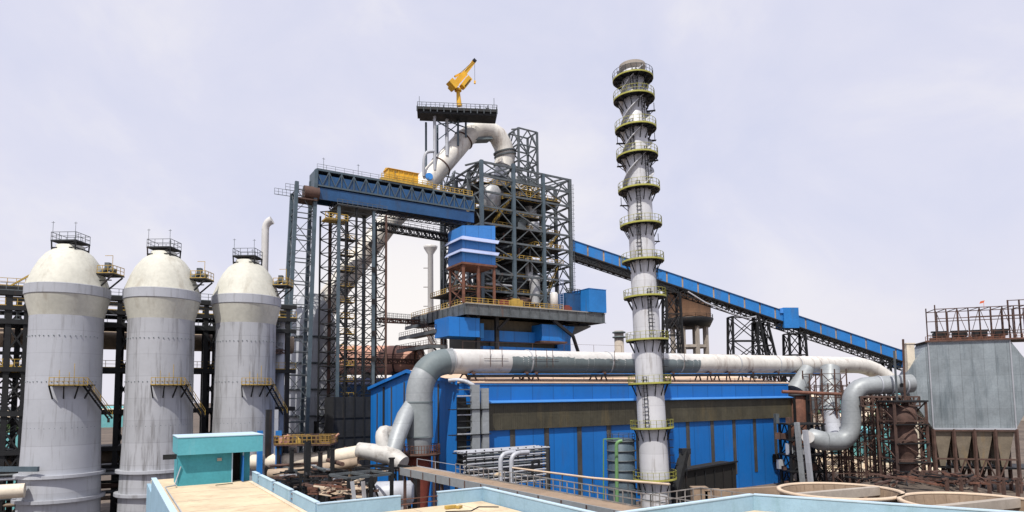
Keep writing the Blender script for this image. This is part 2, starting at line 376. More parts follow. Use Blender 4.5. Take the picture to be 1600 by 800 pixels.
MB().tube([G(O1, -6.7, -8, ZR+.2), G(O1, -6.7, 19.5, ZR+.2), G(O1, -5.9, 20.3, ZR+.2), G(O1, -5.9, hb-.1, ZR+.2), G(O1, -5.5, hb-.1, ZR+1.6)], .05, 6).build('conduit', 'stove', bd)
for x_, w_ in ((-1.62, .08), (-.74, .08)): MB().frame(G(O1, x_, hb-.04, ZR), U*w_, B*.1, Z*2.5).build('door_frame', 'sky_c', bd)
MB().box(G(O1, -2.6, hb-.08, 15.0), (.35, .15, .25), YAW).build('wall_lamp', 'conc', bd)
MB().tube([G(O1, a2-4, -2.5, ZR+.04), G(O1, a2-2.6, -3.2, ZR+.04), G(O1, a2-1.5, -2.2, ZR+.04), G(O1, a2-.5, -3.0, ZR+.04)], .035, 6).build('loose_cable', 'dark', bd)
tag(MB().box(G(O1, a2-3.2, -1.6, ZR+.12), (.7, .3, .18), .5).box(G(O1, a2-2.7, -1.8, ZR+.1), (.5, .25, .14), 1.2).build('rag_bundle', 'rail', None, G(O1, a2-3.2, -1.6, ZR)), 'small yellowish rag bundle lying on the near cream roof', 'bundle')
# second rooftop at the right
C3 = PZ(1177, 772, ZP); E3 = PZ(1660, 805, ZP); D3 = (E3-C3); D3.z = 0; D3n = D3.normalized(); n3 = Vector((-D3n.y, D3n.x, 0))
b3 = thing('parapet_building', 'corner of a flat roof behind a long pale blue parapet at the lower right', 'building', (C3.x, C3.y, 0))
L3 = Vector((C3.x, C3.y, 0)); LL = L3-U*16; RR = L3+D3n*24
flo = [LL, L3, RR, RR+Vector((0, -16, 0)), LL+Vector((0, -16, 0))]
MB().prism([(p.x, p.y, 0) for p in flo], (0, 0, ZR-.3)).build('wall', 'sky_b', b3)
cx = sum((p.x for p in flo))/5
MB().prism([(p.x, p.y-.02, ZR-.29) for p in flo], (0, 0, .22)).build('roof_slab', 'cream', b3)
for q, dd, ln, nn_ in ((LL, U, 16, B), (L3, D3n, 24, n3)):
    p = MB().frame((q.x, q.y, ZR-.3), dd*ln, nn_*.25, Z*(ZP-ZR+.24)).build('parapet', 'sky_b', b3)
    MB().frame(Vector((q.x, q.y, ZP-.06))-nn_*.04, dd*ln, nn_*.33, Z*.07).build('coping', 'sky_c', p)
# ------------------------------------------------------------------ cooling tower fan stacks behind the parapet
tc_ = thing('cooling_tower_block', 'brown concrete cooling tower block under two round fan stacks', 'cooling tower', (22, 50, 0))
q = P(1098, 760, 58)
mb = MB().frame((17.6, 57, 0), (11.5, 3, 0), (0, .5, 0), (0, 0, 11.6)).build('wall', 'frp', tc_)
MB().frame((19.5, 42.5, 0), (40, 0, 0), (-1.5, 14, 0), (0, 0, 10.4)).build('deck', 'conc', tc_)
def fan_stack(px, py, r, label):
    c = PZ(px, py, 12.95)
    t = thing('fan_stack', label, 'fan stack', (c.x, c.y, 10.4), 'round cooling fan stacks')
    H = 2.55; z0 = 10.4
    mb = MB().lathe([(r*.90, z0), (r*.91, z0+.9), (r, z0+H), ], (c.x, c.y, 0), 64)
    mb.lathe([(r*.88, z0), (r*.89, z0+.9), (r-.1, z0+H)], (c.x, c.y, 0), 64)
    for j in range(32):
        a = j*math.pi/16; n_ = Vector((math.cos(a), math.sin(a), 0)); q = Vector((c.x, c.y, 0))
        mb.bar(q+n_*(r*.875)+Z*z0, q+n_*(r-.12)+Z*(z0+H-.1), .07)
    mb.build('shell', 'frp', t)
    MB().lathe([(r-.14, z0+H-.02), (r-.14, z0+H+.1), (r+.12, z0+H+.1), (r+.12, z0+H-.12), (r-.0, z0+H-.12)], (c.x, c.y, 0), 64).build('rim', 'frpl', t)
    dd = Vector((.93, .36, 0)).normalized(); q = Vector((c.x, c.y, z0+H-.22))
    MB().bar(q-dd*(r*.95), q+dd*(r*.95), .55, .6).bar(q+dd*r*.55-Z*2, q+dd*r*.55, .25).build('motor_beam', 'conc', t)
    bl = MB().lathe([(.0, z0+1.0), (.5, z0+1.0), (.5, z0+.6), (0, z0+.6)], (c.x, c.y, 0), 16)
    for j in range(6):
        a = j*math.pi/3+.3; n_ = Vector((math.cos(a), math.sin(a), 0)); t_ = Vector((-n_.y, n_.x, .25)); bl.frame(Vector((c.x, c.y, z0+.75))+n_*.4-t_*.3, n_*(r*.8), t_*.6, Z*.05)
    bl.build('fan', 'dark', t)
fan_stack(1310, 767, 4.0, 'brown open topped fan stack, the one nearer the blue shed')
fan_stack(1524, 786, 4.15, 'brown open topped fan stack at the lower right corner, larger in view')
# ================================================================== BLUE CAST SHED
E0 = P(718, 603, 103); E0 = Vector((E0.x, E0.y, 0)); LEN = 85.3; DEP = 41
HE = 22.1
sh = thing('cast_shed', 'long bright blue clad shed with a brown translucent sheet band and dusty sheet roof', 'industrial building', E0)
# walls (front facade in panels between sooty strips)
fs = [795, 848, 899, 945, 990, 1031, 1068, 1106, 1140, 1172, 1204]
sa = [(onray(x, E0, U)-E0).dot(U) for x in fs]
MB().frame(G(E0, 0, 0, 0), U*LEN, B*.3, Z*14.7).build('wall', 'blue', sh)
MB().frame(G(E0, 0, 0, 18.7), U*LEN, B*.3, Z*(HE-18.7)).build('wall', 'blue', sh)
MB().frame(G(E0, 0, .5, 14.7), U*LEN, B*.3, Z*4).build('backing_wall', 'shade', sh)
MB().frame(G(E0, -.25, -.45, 14.5), U*(LEN+.4), B*.25, Z*4.35).build('sheet_band', 'louvre', sh)
MB().frame(G(E0, LEN+.0, -.44, 14.5), U*.3, B*2.2, Z*4.35).build('sheet_band', 'louvre', sh)
MB().prism([G(E0, 3.2, -1.15, 18.95), G(E0, 3.2, -1.15, 19.05), G(E0, 3.2, -.02, 19.4), G(E0, 3.2, -.02, 19.25)], U*(LEN-3)).build('canopy', 'eave2', sh)
for a in sa: MB().frame(G(E0, a, -.09, 1.2 if a < 45 else 3), U*1.0, B*.08, Z*(13.3 if a < 45 else 11.5)).build('soot_strip', 'strip', sh)
mb = MB(); mb.frame(G(E0, -.1, -.12, HE-.15), U*(LEN+.2), B*.12, Z*.3)
for a in (-.1, LEN-.2): mb.frame(G(E0, a, -.1, 0), U*.3, B*.1, Z*14.4)
mb.build('flashing', 'blue_c', sh)
# gable ends
RZ = 24.9; hx = DEP/2
for a, nm in ((0, 'gable_wall'), (LEN-.3, 'gable_wall')):
    MB().prism([G(E0, a, .3, 0), G(E0, a, DEP, 0), G(E0, a, DEP, HE-.1), G(E0, a, hx, RZ-.1), G(E0, a, .3, HE-.1)], U*.3).build(nm, 'blue_end', sh)
MB().frame(G(E0, 0, DEP, 0), U*LEN, B*.3, Z*(HE-.1)).build('wall', 'blue', sh)
MB().prism([G(E0, -.5, -.2, HE+.16), G(E0, -.5, hx, RZ+.05), G(E0, -.5, DEP+.6, HE-.05), G(E0, -.5, DEP+.6, HE+.15), G(E0, -.5, hx, RZ+.3), G(E0, -.5, -.2, HE+.33)], U*(LEN+1)).build('roof', 'roofb', sh)
mb = MB(); 
for s0, s1, z0_, z1_ in ((-.2, hx, HE+.3, RZ+.2), (DEP+.6, hx, HE+.1, RZ+.2)): MB().bar(G(E0, -.57, s0, z0_-.1), G(E0, -.57, s1, z1_-.1), .14, .62).build('barge_board', 'blue_end', sh)
for b_, z0_, z1_ in ((7.5, 2, HE+.2), (37, 2, 21), (29, 2, 22.2), (22.5, 2, 23)): MB().frame(G(E0, -.08, b_, z0_), B*.55, U*.06, Z*(z1_-z0_)).build('soot_strip', 'strip', sh)
MB().frame(G(E0, -.14, 33, 10), B*.9, U*.1, Z*12.3).build('wall_slot', 'black', sh)
# roof rail and low upstand
mb = MB(); mb.rail([G(E0, 5, .5, HE+.45), G(E0, LEN-4, .5, HE+.45)], .8, .07, 7, mid=False)
mb.build('roof_railing', 'rusty', sh)
MB().box(G(E0, LEN-6, -.3, 5.6), (1.6, .5, 1.8), YAW).build('switch_box', 'black', sh)
# ================================================================== BIG WHITE GAS MAIN OVER THE SHED EAVES
O5 = G(E0, 0, 2.6)
sl = (27.1-25.9)/112
def pm(a, dz=0): p = G(O5, a, 0); p.z = 25.85+sl*(a+4)+dz; return p
R5 = 2.08
aE = (onray(1335, O5, U)-O5).dot(U)
gm_ = thing('overhead_gas_main', 'thick white and grey gas main with a great elbow over the blue shed eaves', 'pipe', (O5.x-4, O5.y, 12))
zc = 25.85
v0 = pm(-5.9); 
MB().tube([pm(-.3), pm(14.5)], R5, 36).build('pipe_section', 'white', gm_)
MB().tube([pm(14.5), pm(57)], R5, 36).build('pipe_section', 'white', gm_); MB().tube([pm(57), pm(92)], R5, 36).build('pipe_section', 'downc', gm_)
MB().tube([pm(92), pm(aE)], R5*1.0, 36).build('pipe_section', 'downc', gm_)
# grey primer patch: lower half shell, ragged upper edge
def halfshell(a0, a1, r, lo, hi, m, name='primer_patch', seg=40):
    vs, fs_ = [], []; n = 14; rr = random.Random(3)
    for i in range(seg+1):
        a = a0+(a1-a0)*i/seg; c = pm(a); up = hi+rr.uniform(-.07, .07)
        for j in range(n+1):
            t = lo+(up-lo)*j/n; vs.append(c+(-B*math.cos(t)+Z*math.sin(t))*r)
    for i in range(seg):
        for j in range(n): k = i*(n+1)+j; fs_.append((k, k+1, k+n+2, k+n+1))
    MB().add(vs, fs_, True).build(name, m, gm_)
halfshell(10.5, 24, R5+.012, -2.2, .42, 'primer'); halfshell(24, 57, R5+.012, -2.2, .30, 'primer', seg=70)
# elbow
el = arc((v0.x, v0.y, 19.3), (v0.x, v0.y, zc), pm(-.3), 12)
eb = MB().tube(el, [R5+.06-.05*t/12 for t in range(13)], 36)
eb.build('elbow', 'alu2', gm_)
pp = []
for i in range(5, 12): pp.append(el[i])
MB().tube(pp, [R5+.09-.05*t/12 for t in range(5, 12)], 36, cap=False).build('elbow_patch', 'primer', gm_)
MB().tube([(v0.x, v0.y, 19.3), (v0.x+.1, v0.y, 13.9), (v0.x+.1, v0.y, 11.2)], [R5+.06, R5, R5*.8], 36).build('drop_leg', 'alu2', gm_)
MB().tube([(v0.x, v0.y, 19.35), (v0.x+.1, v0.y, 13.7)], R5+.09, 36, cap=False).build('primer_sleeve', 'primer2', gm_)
for a in (-.3, 14.7, 33, 52, 70, 84, 92): MB().tube([pm(a-.12), pm(a+.12)], R5+.12, 36).build('flange', 'alu', gm_)
for z_ in (19.3, 13.9): MB().tube([(v0.x, v0.y, z_-.1), (v0.x, v0.y, z_+.1)], R5+.16, 36).build('flange', 'primer', gm_)
# diagonal leg and bottom manifold
J = P(612, 712, 96); T2 = P(646, 625, 102.3)
MB().tube([J, P(621, 683, 97.5), P(633, 651, 100), T2], [1.25, 1.3, 1.35, 1.0], 28).build('slanting_leg', 'alu2', gm_)
MB().tube([P(560, 703, 97), P(580, 706, 96.5), J, P(630, 725, 95)], [1.15, 1.25, 1.5, 1.2], 24).build('manifold', 'greyw', gm_)
MB().tube(arc(P(602, 708, 96.3), P(590, 668, 97), P(606, 676, 98), 7)+[P(625, 677, 100)], 1.0, 20).build('branch_elbow', 'greyw', gm_)
for a in (3, 13.5, 15.5, 31, 49, 60, 66, 74, 83, 90):
    p = pm(a)
    mb = MB()
    for s_ in (-1, 1):
        q0 = G((p.x, p.y, 0), s_*.9, -1.6, HE+.3); q1 = G((p.x, p.y, 0), 0, -1.4, p.z-R5*.8)
        mb.bar(q0, q1, .22); mb.bar(G(q0, 0, 3.2, HE+.9), G(q1, 0, 2.8, q1.z), .22)
    mb.bar(G((p.x, p.y, 0), 0, -2, p.z-R5*.95), G((p.x, p.y, 0), 0, 2, p.z-R5*.95), .5, .4)
    mb.bar(G((p.x, p.y, 0), -1.1, -1.6, HE+.45), G((p.x, p.y, 0), 1.1, -1.6, HE+.45), .2)
    mb.build('saddle_support', 'rusty', gm_)
MB().bar(pm(2, -2.5)-B*1.7, pm(aE-14, -2.5)-B*1.7, .3, .5).build('support_beam', 'dark', gm_); MB().bar(pm(2, -2.15)-B*1.7, pm(aE-14, -2.15)-B*1.7, .3, .16).build('support_beam', 'blue_c', gm_)
for a in (6, 8.3, 15.2, 17.5, 18.8, 33.2, 52):
    p = pm(a); mb = MB(); mb.bar(p-B*(R5+.15)-Z*1, p-B*(R5+.1)+Z*2.2, .07); mb.bar(p-B*(R5+.15)-U*1.2+Z*.4, p-B*(R5+.15)+U*1.2+Z*.4, .06); mb.build('cleat', 'rusty', gm_)
mb = MB(); [mb.bar(pm(a, R5-.1), pm(a, R5+1.3), .05) for a in range(2, 38, 7)]
mb.bar(pm(2, R5+1.3), pm(37, R5+1.3), .04)
mb.build('life_line', 'rusty', gm_)
# right end of the main: elbow down and back
pe = pm(aE); 
endp = [pm(aE-1)]+arc(pm(aE), pm(aE+8), P(1392, 588, 172)-Z*1.5, 8)+[P(1393, 604, 173)]
MB().tube(endp, [R5]*len(endp), 30).build('end_elbow', 'downc', gm_)
# red funnel below the drop leg
fn = thing('dust_hopper', 'rust red conical dust hopper hanging under the grey drop leg', 'hopper', (v0.x, v0.y, 0))
MB().tube([(v0.x, v0.y, 11.1), (v0.x, v0.y, 8.2), (v0.x+.4, v0.y, 3.5), (v0.x+.5, v0.y, .2)], [1.9, 2.0, 1.0, .9], 24).build('cone', 'red', fn)
MB().lathe([(1.2, 11.3), (3.4, 11.3), (3.4, 11.0), (1.2, 11.0)], (v0.x, v0.y, 0), 24).build('platform', 'rusty', fn)
mb = MB(); mb.rail([(v0.x+3.3*math.cos(a*.524), v0.y+3.3*math.sin(a*.524), 11.3) for a in range(12)], 1.3, .08, .45, True); mb.build('railing', 'rust', fn)
for dx, dy in ((-2.6, -2), (2.6, -2), (2.6, 2), (-2.6, 2)): MB().bar((v0.x+dx, v0.y+dy, 0), (v0.x+dx, v0.y+dy, 11), .3).build('leg', 'rusty', fn)
# ================================================================== HOT BLAST STOVES
def zat(py, px, Y): return P(px, py, Y).z
def make_stove():
    t = thing('hot_blast_stove', 'x', 'stove', (0, 0, 0), 'domed hot blast stoves')
    rv = MB().lathe([(5.35, 0), (5.25, 5), (5.15, 9), (5.0, 13), (4.85, 20), (4.8, 32.9)], (0, 0, 0), 72).build('shell', 'stove', t)
    for z_, r_ in ((9.1, 5.75), (5.6, 5.85), (1.5, 5.9)):
        MB().lathe([(r_-.8, z_-.1), (r_, z_-.1), (r_, z_+.35), (r_-.8, z_+.35)], (0, 0, 0), 72, smooth=False).build('ring_girder', 'stove', t)
    MB().lathe([(4.79, 32.9), (4.95, 33.6), (5.25, 34.8), (5.52, 36.0)], (0, 0, 0), 72).build('flare', 'stove_dome', t)
    MB().lathe([(5.5, 36.0), (5.62, 36.1), (5.62, 37.5), (5.48, 37.6)], (0, 0, 0), 72, smooth=False).build('band', 'stove', t)
    MB().lathe([(5.5, 37.6), (5.25, 38.3), (4.7, 39.9), (3.95, 41.5), (3.1, 42.7), (2.3, 43.35), (1.9, 43.5), (1.9, 44.1), (0, 44.2)], (0, 0, 0), 72).build('dome', 'stove_dome', t)
    # rivet studs on the shell
    mb = MB()
    for z_ in (29.8, 16.2, 23):
        for j in range(22):
            a = R(-170+j*8); n_ = Vector((math.cos(a), math.sin(a), 0)); mb.box(n_*4.87+Z*(z_+random.uniform(-.06, .06)), (.12, .13, .1), a)
    mb.build('stud_row', 'primer', t)['kind'] = 'stuff'
    # top platform
    p = MB().box((0, 0, 44.65), (3.9, 3.4, .16)).build('top_platform', 'dark', t)
    mb = MB()
    for x in (-1.85, 1.85):
        for y in (-1.6, 1.6): mb.bar((x*.95, y*.95, 42.6), (x, y, 44.6), .2)
        mb.bar((x, -1.6, 43.6), (x, 1.6, 43.6), .15)
    for y in (-1.6, 1.6): mb.bar((-1.85, y, 43.6), (1.85, y, 43.6), .15); mb.bar((-1.85, y, 43.0), (1.85, y, 44.5), .1)
    mb.build('platform_frame', 'dark', p)
    mb = MB().rail([(-1.9, -1.65, 44.7), (1.9, -1.65, 44.7), (1.9, 1.65, 44.7), (-1.9, 1.65, 44.7)], 1.3, .07, 1.2, True)
    for x, y, h in ((-1.7, -1.6, 3.0), (1.7, -1.5, 2.9), (.3, 1.2, 1.8)): mb.bar((x, y, 44.7), (x, y, 44.7+h), .06); mb.bar((x-.25, y, 44.5+h), (x+.25, y, 44.5+h), .05)
    mb.build('railing', 'steel', p)
    # valve platform on the right shoulder
    q = Vector((6.0, .6, 39.6))
    p = MB().box(q, (2.6, 3.0, .2)).bar((5.2, -.6, 37.6), (7.1, -.7, 39.4), .2).bar((5.2, 1.6, 37.6), (7.1, 1.9, 39.4), .2).bar((4.9, -.6, 38.6), (7.0, -.7, 38.6), .15).build('shoulder_platform', 'dark', t)
    MB().rail([q+Vector((-1.2, -1.4, .1)), q+Vector((1.25, -1.4, .1)), q+Vector((1.25, 1.4, .1))], 1.2, .09, .9).bar(q+Vector((.9, -1, 0)), q+Vector((.9, -1, 2.9)), .08).bar(q+Vector((-.3, -1, 2.9)), q+Vector((.9, -1, 2.9)), .07).build('railing', 'rail', p)
    MB().tube([q+Vector((-1.6, 0, .2)), q+Vector((-.4, 0, 1.1)), q+Vector((.7, 0, .6))], .45, 10).box(q+Vector((-.3, -.2, 1.5)), (.7, .7, .9)).build('valve', 'steel', p)
    # middle platform with stair to the right
    zc_ = 22.4; pts_o = []; pts_i = []
    for k in range(11):
        a = R(-72+k*5.4); n_ = Vector((math.cos(a), math.sin(a), 0)); pts_o.append(n_*6.35+Z*zc_); pts_i.append(n_*4.8+Z*zc_)
    mb = MB()
    for k in range(10): mb.prism([pts_i[k], pts_i[k+1], pts_o[k+1], pts_o[k]], (0, 0, .14))
    for k in (0, 3, 6, 9):
        a = pts_o[k]; i = pts_i[k]; mb.bar(i-Z*1.9, a-Z*.05, .17); mb.bar(i, a, .15, .25)
    pf = mb.build('side_platform', 'dark', t)
    mb = MB().rail(pts_o[:9], 1.15, .09, .75)
    for k, h in ((2, 2.2), (4, 1.9), (5, 3.2)): mb.bar(pts_o[k]+Z*1, pts_o[k]+Z*h, .07)
    mb.build('railing', 'rail', pf)
    st = MB(); rl = MB(); a1 = R(-30); a2_ = R(-2)
    stair(st, Vector((math.cos(R(-30))*6.0, math.sin(R(-30))*6.0, zc_)), Vector((6.6, .9, 17.4)), .9, rl=rl)
    sp = st.build('stair', 'dark', t); rl.build('handrail', 'rail', sp)
    return t
stove = make_stove()
cs = [(P(101, 600, 98.0), 'domed hot blast stove at the far left end of the row, nearest and largest'),
      (P(250, 600, 103.0), 'middle one of the three domed hot blast stoves, behind the teal hut'),
      (P(383, 600, 110.0), 'domed hot blast stove nearest the steel hoist towers, smallest in view')]
SC = []
for i, (c, lab) in enumerate(cs):
    o = stove if i == 0 else copy_tree(stove)
    if i:
        for chd in o.children:
            if chd.name.split('.')[0] == 'shell': chd.material_slots[0].link = 'OBJECT'; chd.material_slots[0].material = M['stove_s']
    o.location = (c.x, c.y, 0); o['label'] = lab; ORI[o.name] = Vector((c.x, c.y, 0)); SC.append(Vector((c.x, c.y, 0)))
# stove gantry behind the row
D = (SC[2]-SC[0]).normalized(); Nb = Vector((-D.y, D.x, 0))
def SG(a, b, z): p = SC[0]+D*a+Nb*b; p.z = z; return p
st = thing('stove_gantry', 'dark steel gantry with stacked walkways standing behind the stoves', 'steel frame', SG(6, 8, 0))
for a in (-8.5, -6.2, 6.4, 8.3, 19.6, 21.4, 33.5):
    for b in (7, 14): MB().bar(SG(a, b, 0), SG(a, b, 37), .75).build('column', 'dark', st)
for z_ in (37.6, 35.2, 33.0, 25.5, 18.5, 12.5, 9.2):
    mb = MB()
    for b in (6.6, 14): mb.bar(SG(-14 if z_ < 36 else -10, b, z_-.3), SG(35, b, z_-.3), .4, .7)
    d_ = mb.frame(SG(-12, 7, z_), D*47, Nb*6, Z*.12).build('walkway', 'dark', st)
    if z_ > 24: MB().rail([SG(-12, 6.7, z_+.1), SG(35, 6.7, z_+.1)], 1.2, .08, 1.5).build('railing', 'rail' if z_ in (35.2, 25.5) else 'steel', d_)
for a0, a1 in ((-8.5, -6.2), (6.4, 8.3), (19.6, 21.4)):
    mb = MB()
    for k in range(9):
        z_ = k*4; mb.bar(SG(a0, 6.8, z_), SG(a1, 6.8, z_+4), .25); mb.bar(SG(a1, 6.8, z_), SG(a0, 6.8, z_+4), .25)
    mb.build('bracing', 'dark', st)
# buff gas main running behind the stoves
gb = thing('buff_gas_main', 'buff brown gas main running level behind the three stoves', 'pipe', SG(10, 17, 27))
MB().tube([SG(-22, 16.5, 31.0), SG(36, 16.5, 31.0)], 1.7, 24).build('pipe_section', 'gasp', gb)
for a in (-6, 7.4, 20.5):
    MB().tube([SG(a-.15, 16.5, 31.0), SG(a+.15, 16.5, 31.0)], 1.9, 24).build('flange', 'rusty', gb)
    MB().bar(SG(a, 16.5, 0), SG(a, 16.5, 29.4), .6).build('support_post', 'dark', gb)
# lower buff and cream mains at the foot
for (k, a0, a1, b, z_, r_, m_, nm, lab) in ((0, -24, 36, 11, 10.6, 1.1, 'gasp', 'low_gas_main', 'dull brown low main passing behind the feet of the stoves'), (1, -30, -3.5, -5, 7.6, 1.0, 'cream_p', 'cream_gas_main', 'short cream pipe lying low at the lower left corner')):
    tt = MB().tube([SG(a0, b, z_), SG(a1, b, z_)], r_, 20).build(nm, m_, None, SG(a1, b, 0)); tag(tt, lab, 'pipe')
# left edge stair tower
lt = thing('stair_tower', 'dark zigzag stair tower at the left edge beside the first stove', 'stair tower', P(22, 700, 104).to_2d().to_3d())
q = lt.location.copy(); cs4 = [q+D*-3.4-Nb*2, q+D*1.8-Nb*2, q+D*1.8+Nb*2, q+D*-3.4+Nb*2]
tower(lt, cs4, 0, 28, 5, .5, .3, 'Z', 'dark', 'dark')
mb = MB(); rl = MB()
for k in range(7):
    z_ = 3*k+4; a, b = (q-D*2.8-Nb*1.4, q+D*1.2-Nb*1.4) if k % 2 else (q+D*1.2-Nb*1.4, q-D*2.8-Nb*1.4)
    stair(mb, a+Z*z_, b+Z*(z_+3), 1.0, rl=rl)
mb.build('stair_flight', 'dark', lt); rl.build('handrail', 'steel', lt)
p = MB().frame(q-D*6-Nb*2.2+Z*24.6, D*9, Nb*4, Z*.2).bar(q-D*7-Nb*2.2+Z*24.3, q+D*3.5-Nb*2.2+Z*24.3, .4, .8).build('platform', 'dark', lt)
MB().rail([q-D*6-Nb*2.2+Z*24.8, q+D*3-Nb*2.2+Z*24.8], 1.3, .1, 1).box(q-D*1-Nb*1.5+Z*25.5, (2.2, 1, 1)).build('railing', 'rail', p)
MB().bar(q-D*9-Nb*2.4+Z*38.3, q+D*5.5-Nb*2.4+Z*38.3, .5, .7).bar(q+D*4-Nb*2.4+Z*35, q-D*1-Nb*2.4+Z*38, .3).bar(q-D*1.4-Nb*2.4+Z*24, q-D*1.4-Nb*2.4+Z*38, .5).build('top_beam', 'dark', lt)
MB().rail([q-D*5-Nb*2.4+Z*38.7, q+D*2-Nb*2.4+Z*38.7], 1.2, .08, 1.2).bar(q-D*1-Nb*2.4+Z*38.7, q+D*2.5-Nb*2.4+Z*41.5, .25).build('railing', 'rail', lt)
# small teal shed at far left
tag(MB().box(P(-20, 690, 125).to_2d().to_3d()+Z*7, (18, 6, 14)).build('teal_shed', 'tealr', None, P(-20, 690, 125).to_2d().to_3d()), 'teal sided shed cut off by the left edge behind the stair tower', 'shed')
for k, (px, py, w_, lab) in enumerate(((10, 733, .5, 'blue painted pipe rack beam low at the left edge'),)):
    tag(MB().bar(P(-60, py, 92), P(60, py, 92), .4, .7).build('pipe_rack_beam', 'steel_b', None, P(0, py, 92)), lab, 'beam')
# low pipe rack left and between stoves
pr = thing('pipe_rack', 'low dark pipe rack carrying many thin pipes in front of the stoves', 'pipe rack', SG(8, -7, 0))
for k, (dz, r_) in enumerate(((8.9, .22), (8.3, .3), (6.9, .25), (6.2, .4), (5.2, .3), (4.2, .35))):
    MB().tube([SG(-22, 5.6+k*.3, dz), SG(40, 5.6+k*.3, dz)], r_, 8).build('pipe', ('steel', 'stove', 'dark', 'rusty', 'steel', 'gasp')[k], pr)
for a in (-14, -8, 6.4, 7.6, 19.6, 21, 33): MB().bar(SG(a, 7, 0), SG(a, 7, 9.3), .4).build('post', 'dark', pr)
# vent pipe behind third stove
vp = thing('vent_pipe', 'thin white vent pipe with a bent top behind the third stove', 'pipe', P(410, 600, 135).to_2d().to_3d())
q = vp.location; zt = zat(352, 409, 135)
MB().tube([Vector((q.x, q.y, 0)), Vector((q.x, q.y, zt-1))], .75, 14).build('stack_pipe', 'white', vp)
MB().tube(arc((q.x, q.y, zt-1), (q.x, q.y, zt+.6), (q.x+1.4, q.y, zt+1.1), 5), [.75, .75, .78, .82, .86, .9], 14).build('bent_top', 'white', vp)
# blue columns beside the third stove
for k, (px, lab) in enumerate(((407, 'blue painted steel column by the right corner of the hut'), (436, 'blue painted steel column beside the yellow railed platform'))):
    q = P(px, 640, 99); tag(MB().bar((q.x, q.y, 0), (q.x, q.y, zat(673, px, 99)), .75).build('blue_column', 'blue_c', None, (q.x, q.y, 0)), lab, 'column', 'blue columns by the third stove')
for k, (px, lab) in enumerate(((420, 'dark steel column between the two blue columns'), (432, 'pale grey steel post next to the blue column'))):
    q = P(px, 640, 100); tag(MB().bar((q.x, q.y, 0), (q.x, q.y, zat(640, px, 100)), .8 if k == 0 else .5).build('steel_column', 'dark' if k == 0 else 'stove', None, (q.x, q.y, 0)), lab, 'column')
# grey dust catcher vessel right of stove 3
dv = thing('dust_catcher', 'grey cylindrical dust catcher vessel half hidden by the hoist tower legs', 'vessel', P(487, 560, 150).to_2d().to_3d())
q = dv.location; zq = zat(500, 487, 150)
MB().lathe([(2.2, 4), (5.2, 12), (5.4, 14), (5.4, zq-1), (4.6, zq+2), (2.6, zq+5.2), (2.2, zq+6)], (q.x, q.y, 0), 48).build('shell', 'stove', dv)
for k in range(4):
    a = k*math.pi/2+.5; MB().bar((q.x+5.2*math.cos(a), q.y+5.2*math.sin(a), 0), (q.x+5.2*math.cos(a), q.y+5.2*math.sin(a), 15), .8).build('leg', 'dark', dv)
mb = MB()
for z_ in (16, 22, 28, 34): mb.lathe([(5.45, z_), (5.9, z_), (5.9, z_+.4), (5.45, z_+.4)], (q.x, q.y, 0), 36)
mb.build('stiffening_ring', 'steel', dv)
sv = tag(MB().lathe([(1.3, 0), (1.3, zat(500, 432, 125)), (.9, zat(496, 432, 125)), (0, zat(493, 432, 125))], (0, 0, 0), 24).build('small_vessel', 'stove', None, (0, 0, 0)), 'slim grey vessel squeezed between the third stove and the tower', 'vessel')
sv.location = (*P(433, 600, 125).to_2d(), 0)

# ================================================================== CHIMNEY
cb, ct = P(1025, 780, 107), P(987.5, 100, 107)
ax = (ct-cb).normalized(); cz0 = cb-ax*(cb.z/ax.z)
ch = thing('chimney', 'tall white steel chimney ringed by twelve yellow railed platforms in front of the blue shed', 'chimney', (0, 0, 0))
LH = (ct-cz0).length
def lz(py):                                  # local height at photo row
    t = (py-780)/(100-780); return (cb.lerp(ct, 0)-cz0).length + t*(ct-cb).length - .0
def cr_(z): t = z/LH; return 2.42-.5*t
MB().lathe([(cr_(z), z) for z in (0, 10, 20, 30, 40, 50, 60, LH-.5)]+[(cr_(LH)-.2, LH-.4), (cr_(LH)-.5, LH-.4), (1.4, LH-3)], (0, 0, 0), 48, smooth=True).build('shaft', 'chimney', ch)
MB().lathe([(cr_(LH)+.02, LH-1.6), (cr_(LH)+.35, LH-.9), (cr_(LH)+.35, LH-.35), (cr_(LH)-.1, LH-.3), (cr_(LH)-.3, LH-.6)], (0, 0, 0), 48, smooth=False).build('crown', 'conc', ch)
mb = MB()
for h in range(3):                           # helical wind strakes
    z0_, z1_ = lz(305), lz(112); n = 60; vs = []; fsx = []
    for i in range(n+1):
        z_ = z0_+(z1_-z0_)*i/n; a = h*2.094+2*math.pi*(z_-z0_)/15+.6; r0 = cr_(z_)-.05; e_ = Vector((math.cos(a), math.sin(a), 0)); tt = Vector((-e_.y, e_.x, 0))*.09
        for v in (e_*r0-tt, e_*(r0+.72)-tt, e_*(r0+.72)+tt, e_*r0+tt): vs.append(v+Z*z_)
    for i in range(n):
        for j in range(4): k = i*4+j; k2 = i*4+(j+1) % 4; fsx.append((k, k2, k2+4, k+4))
    MB().add(vs, fsx).build('strake', 'chimney', ch)
plat_y = [127, 160, 209, 253, 307, 363, 419, 475, 541, 607, 674, 750]
rng = random.Random(5)
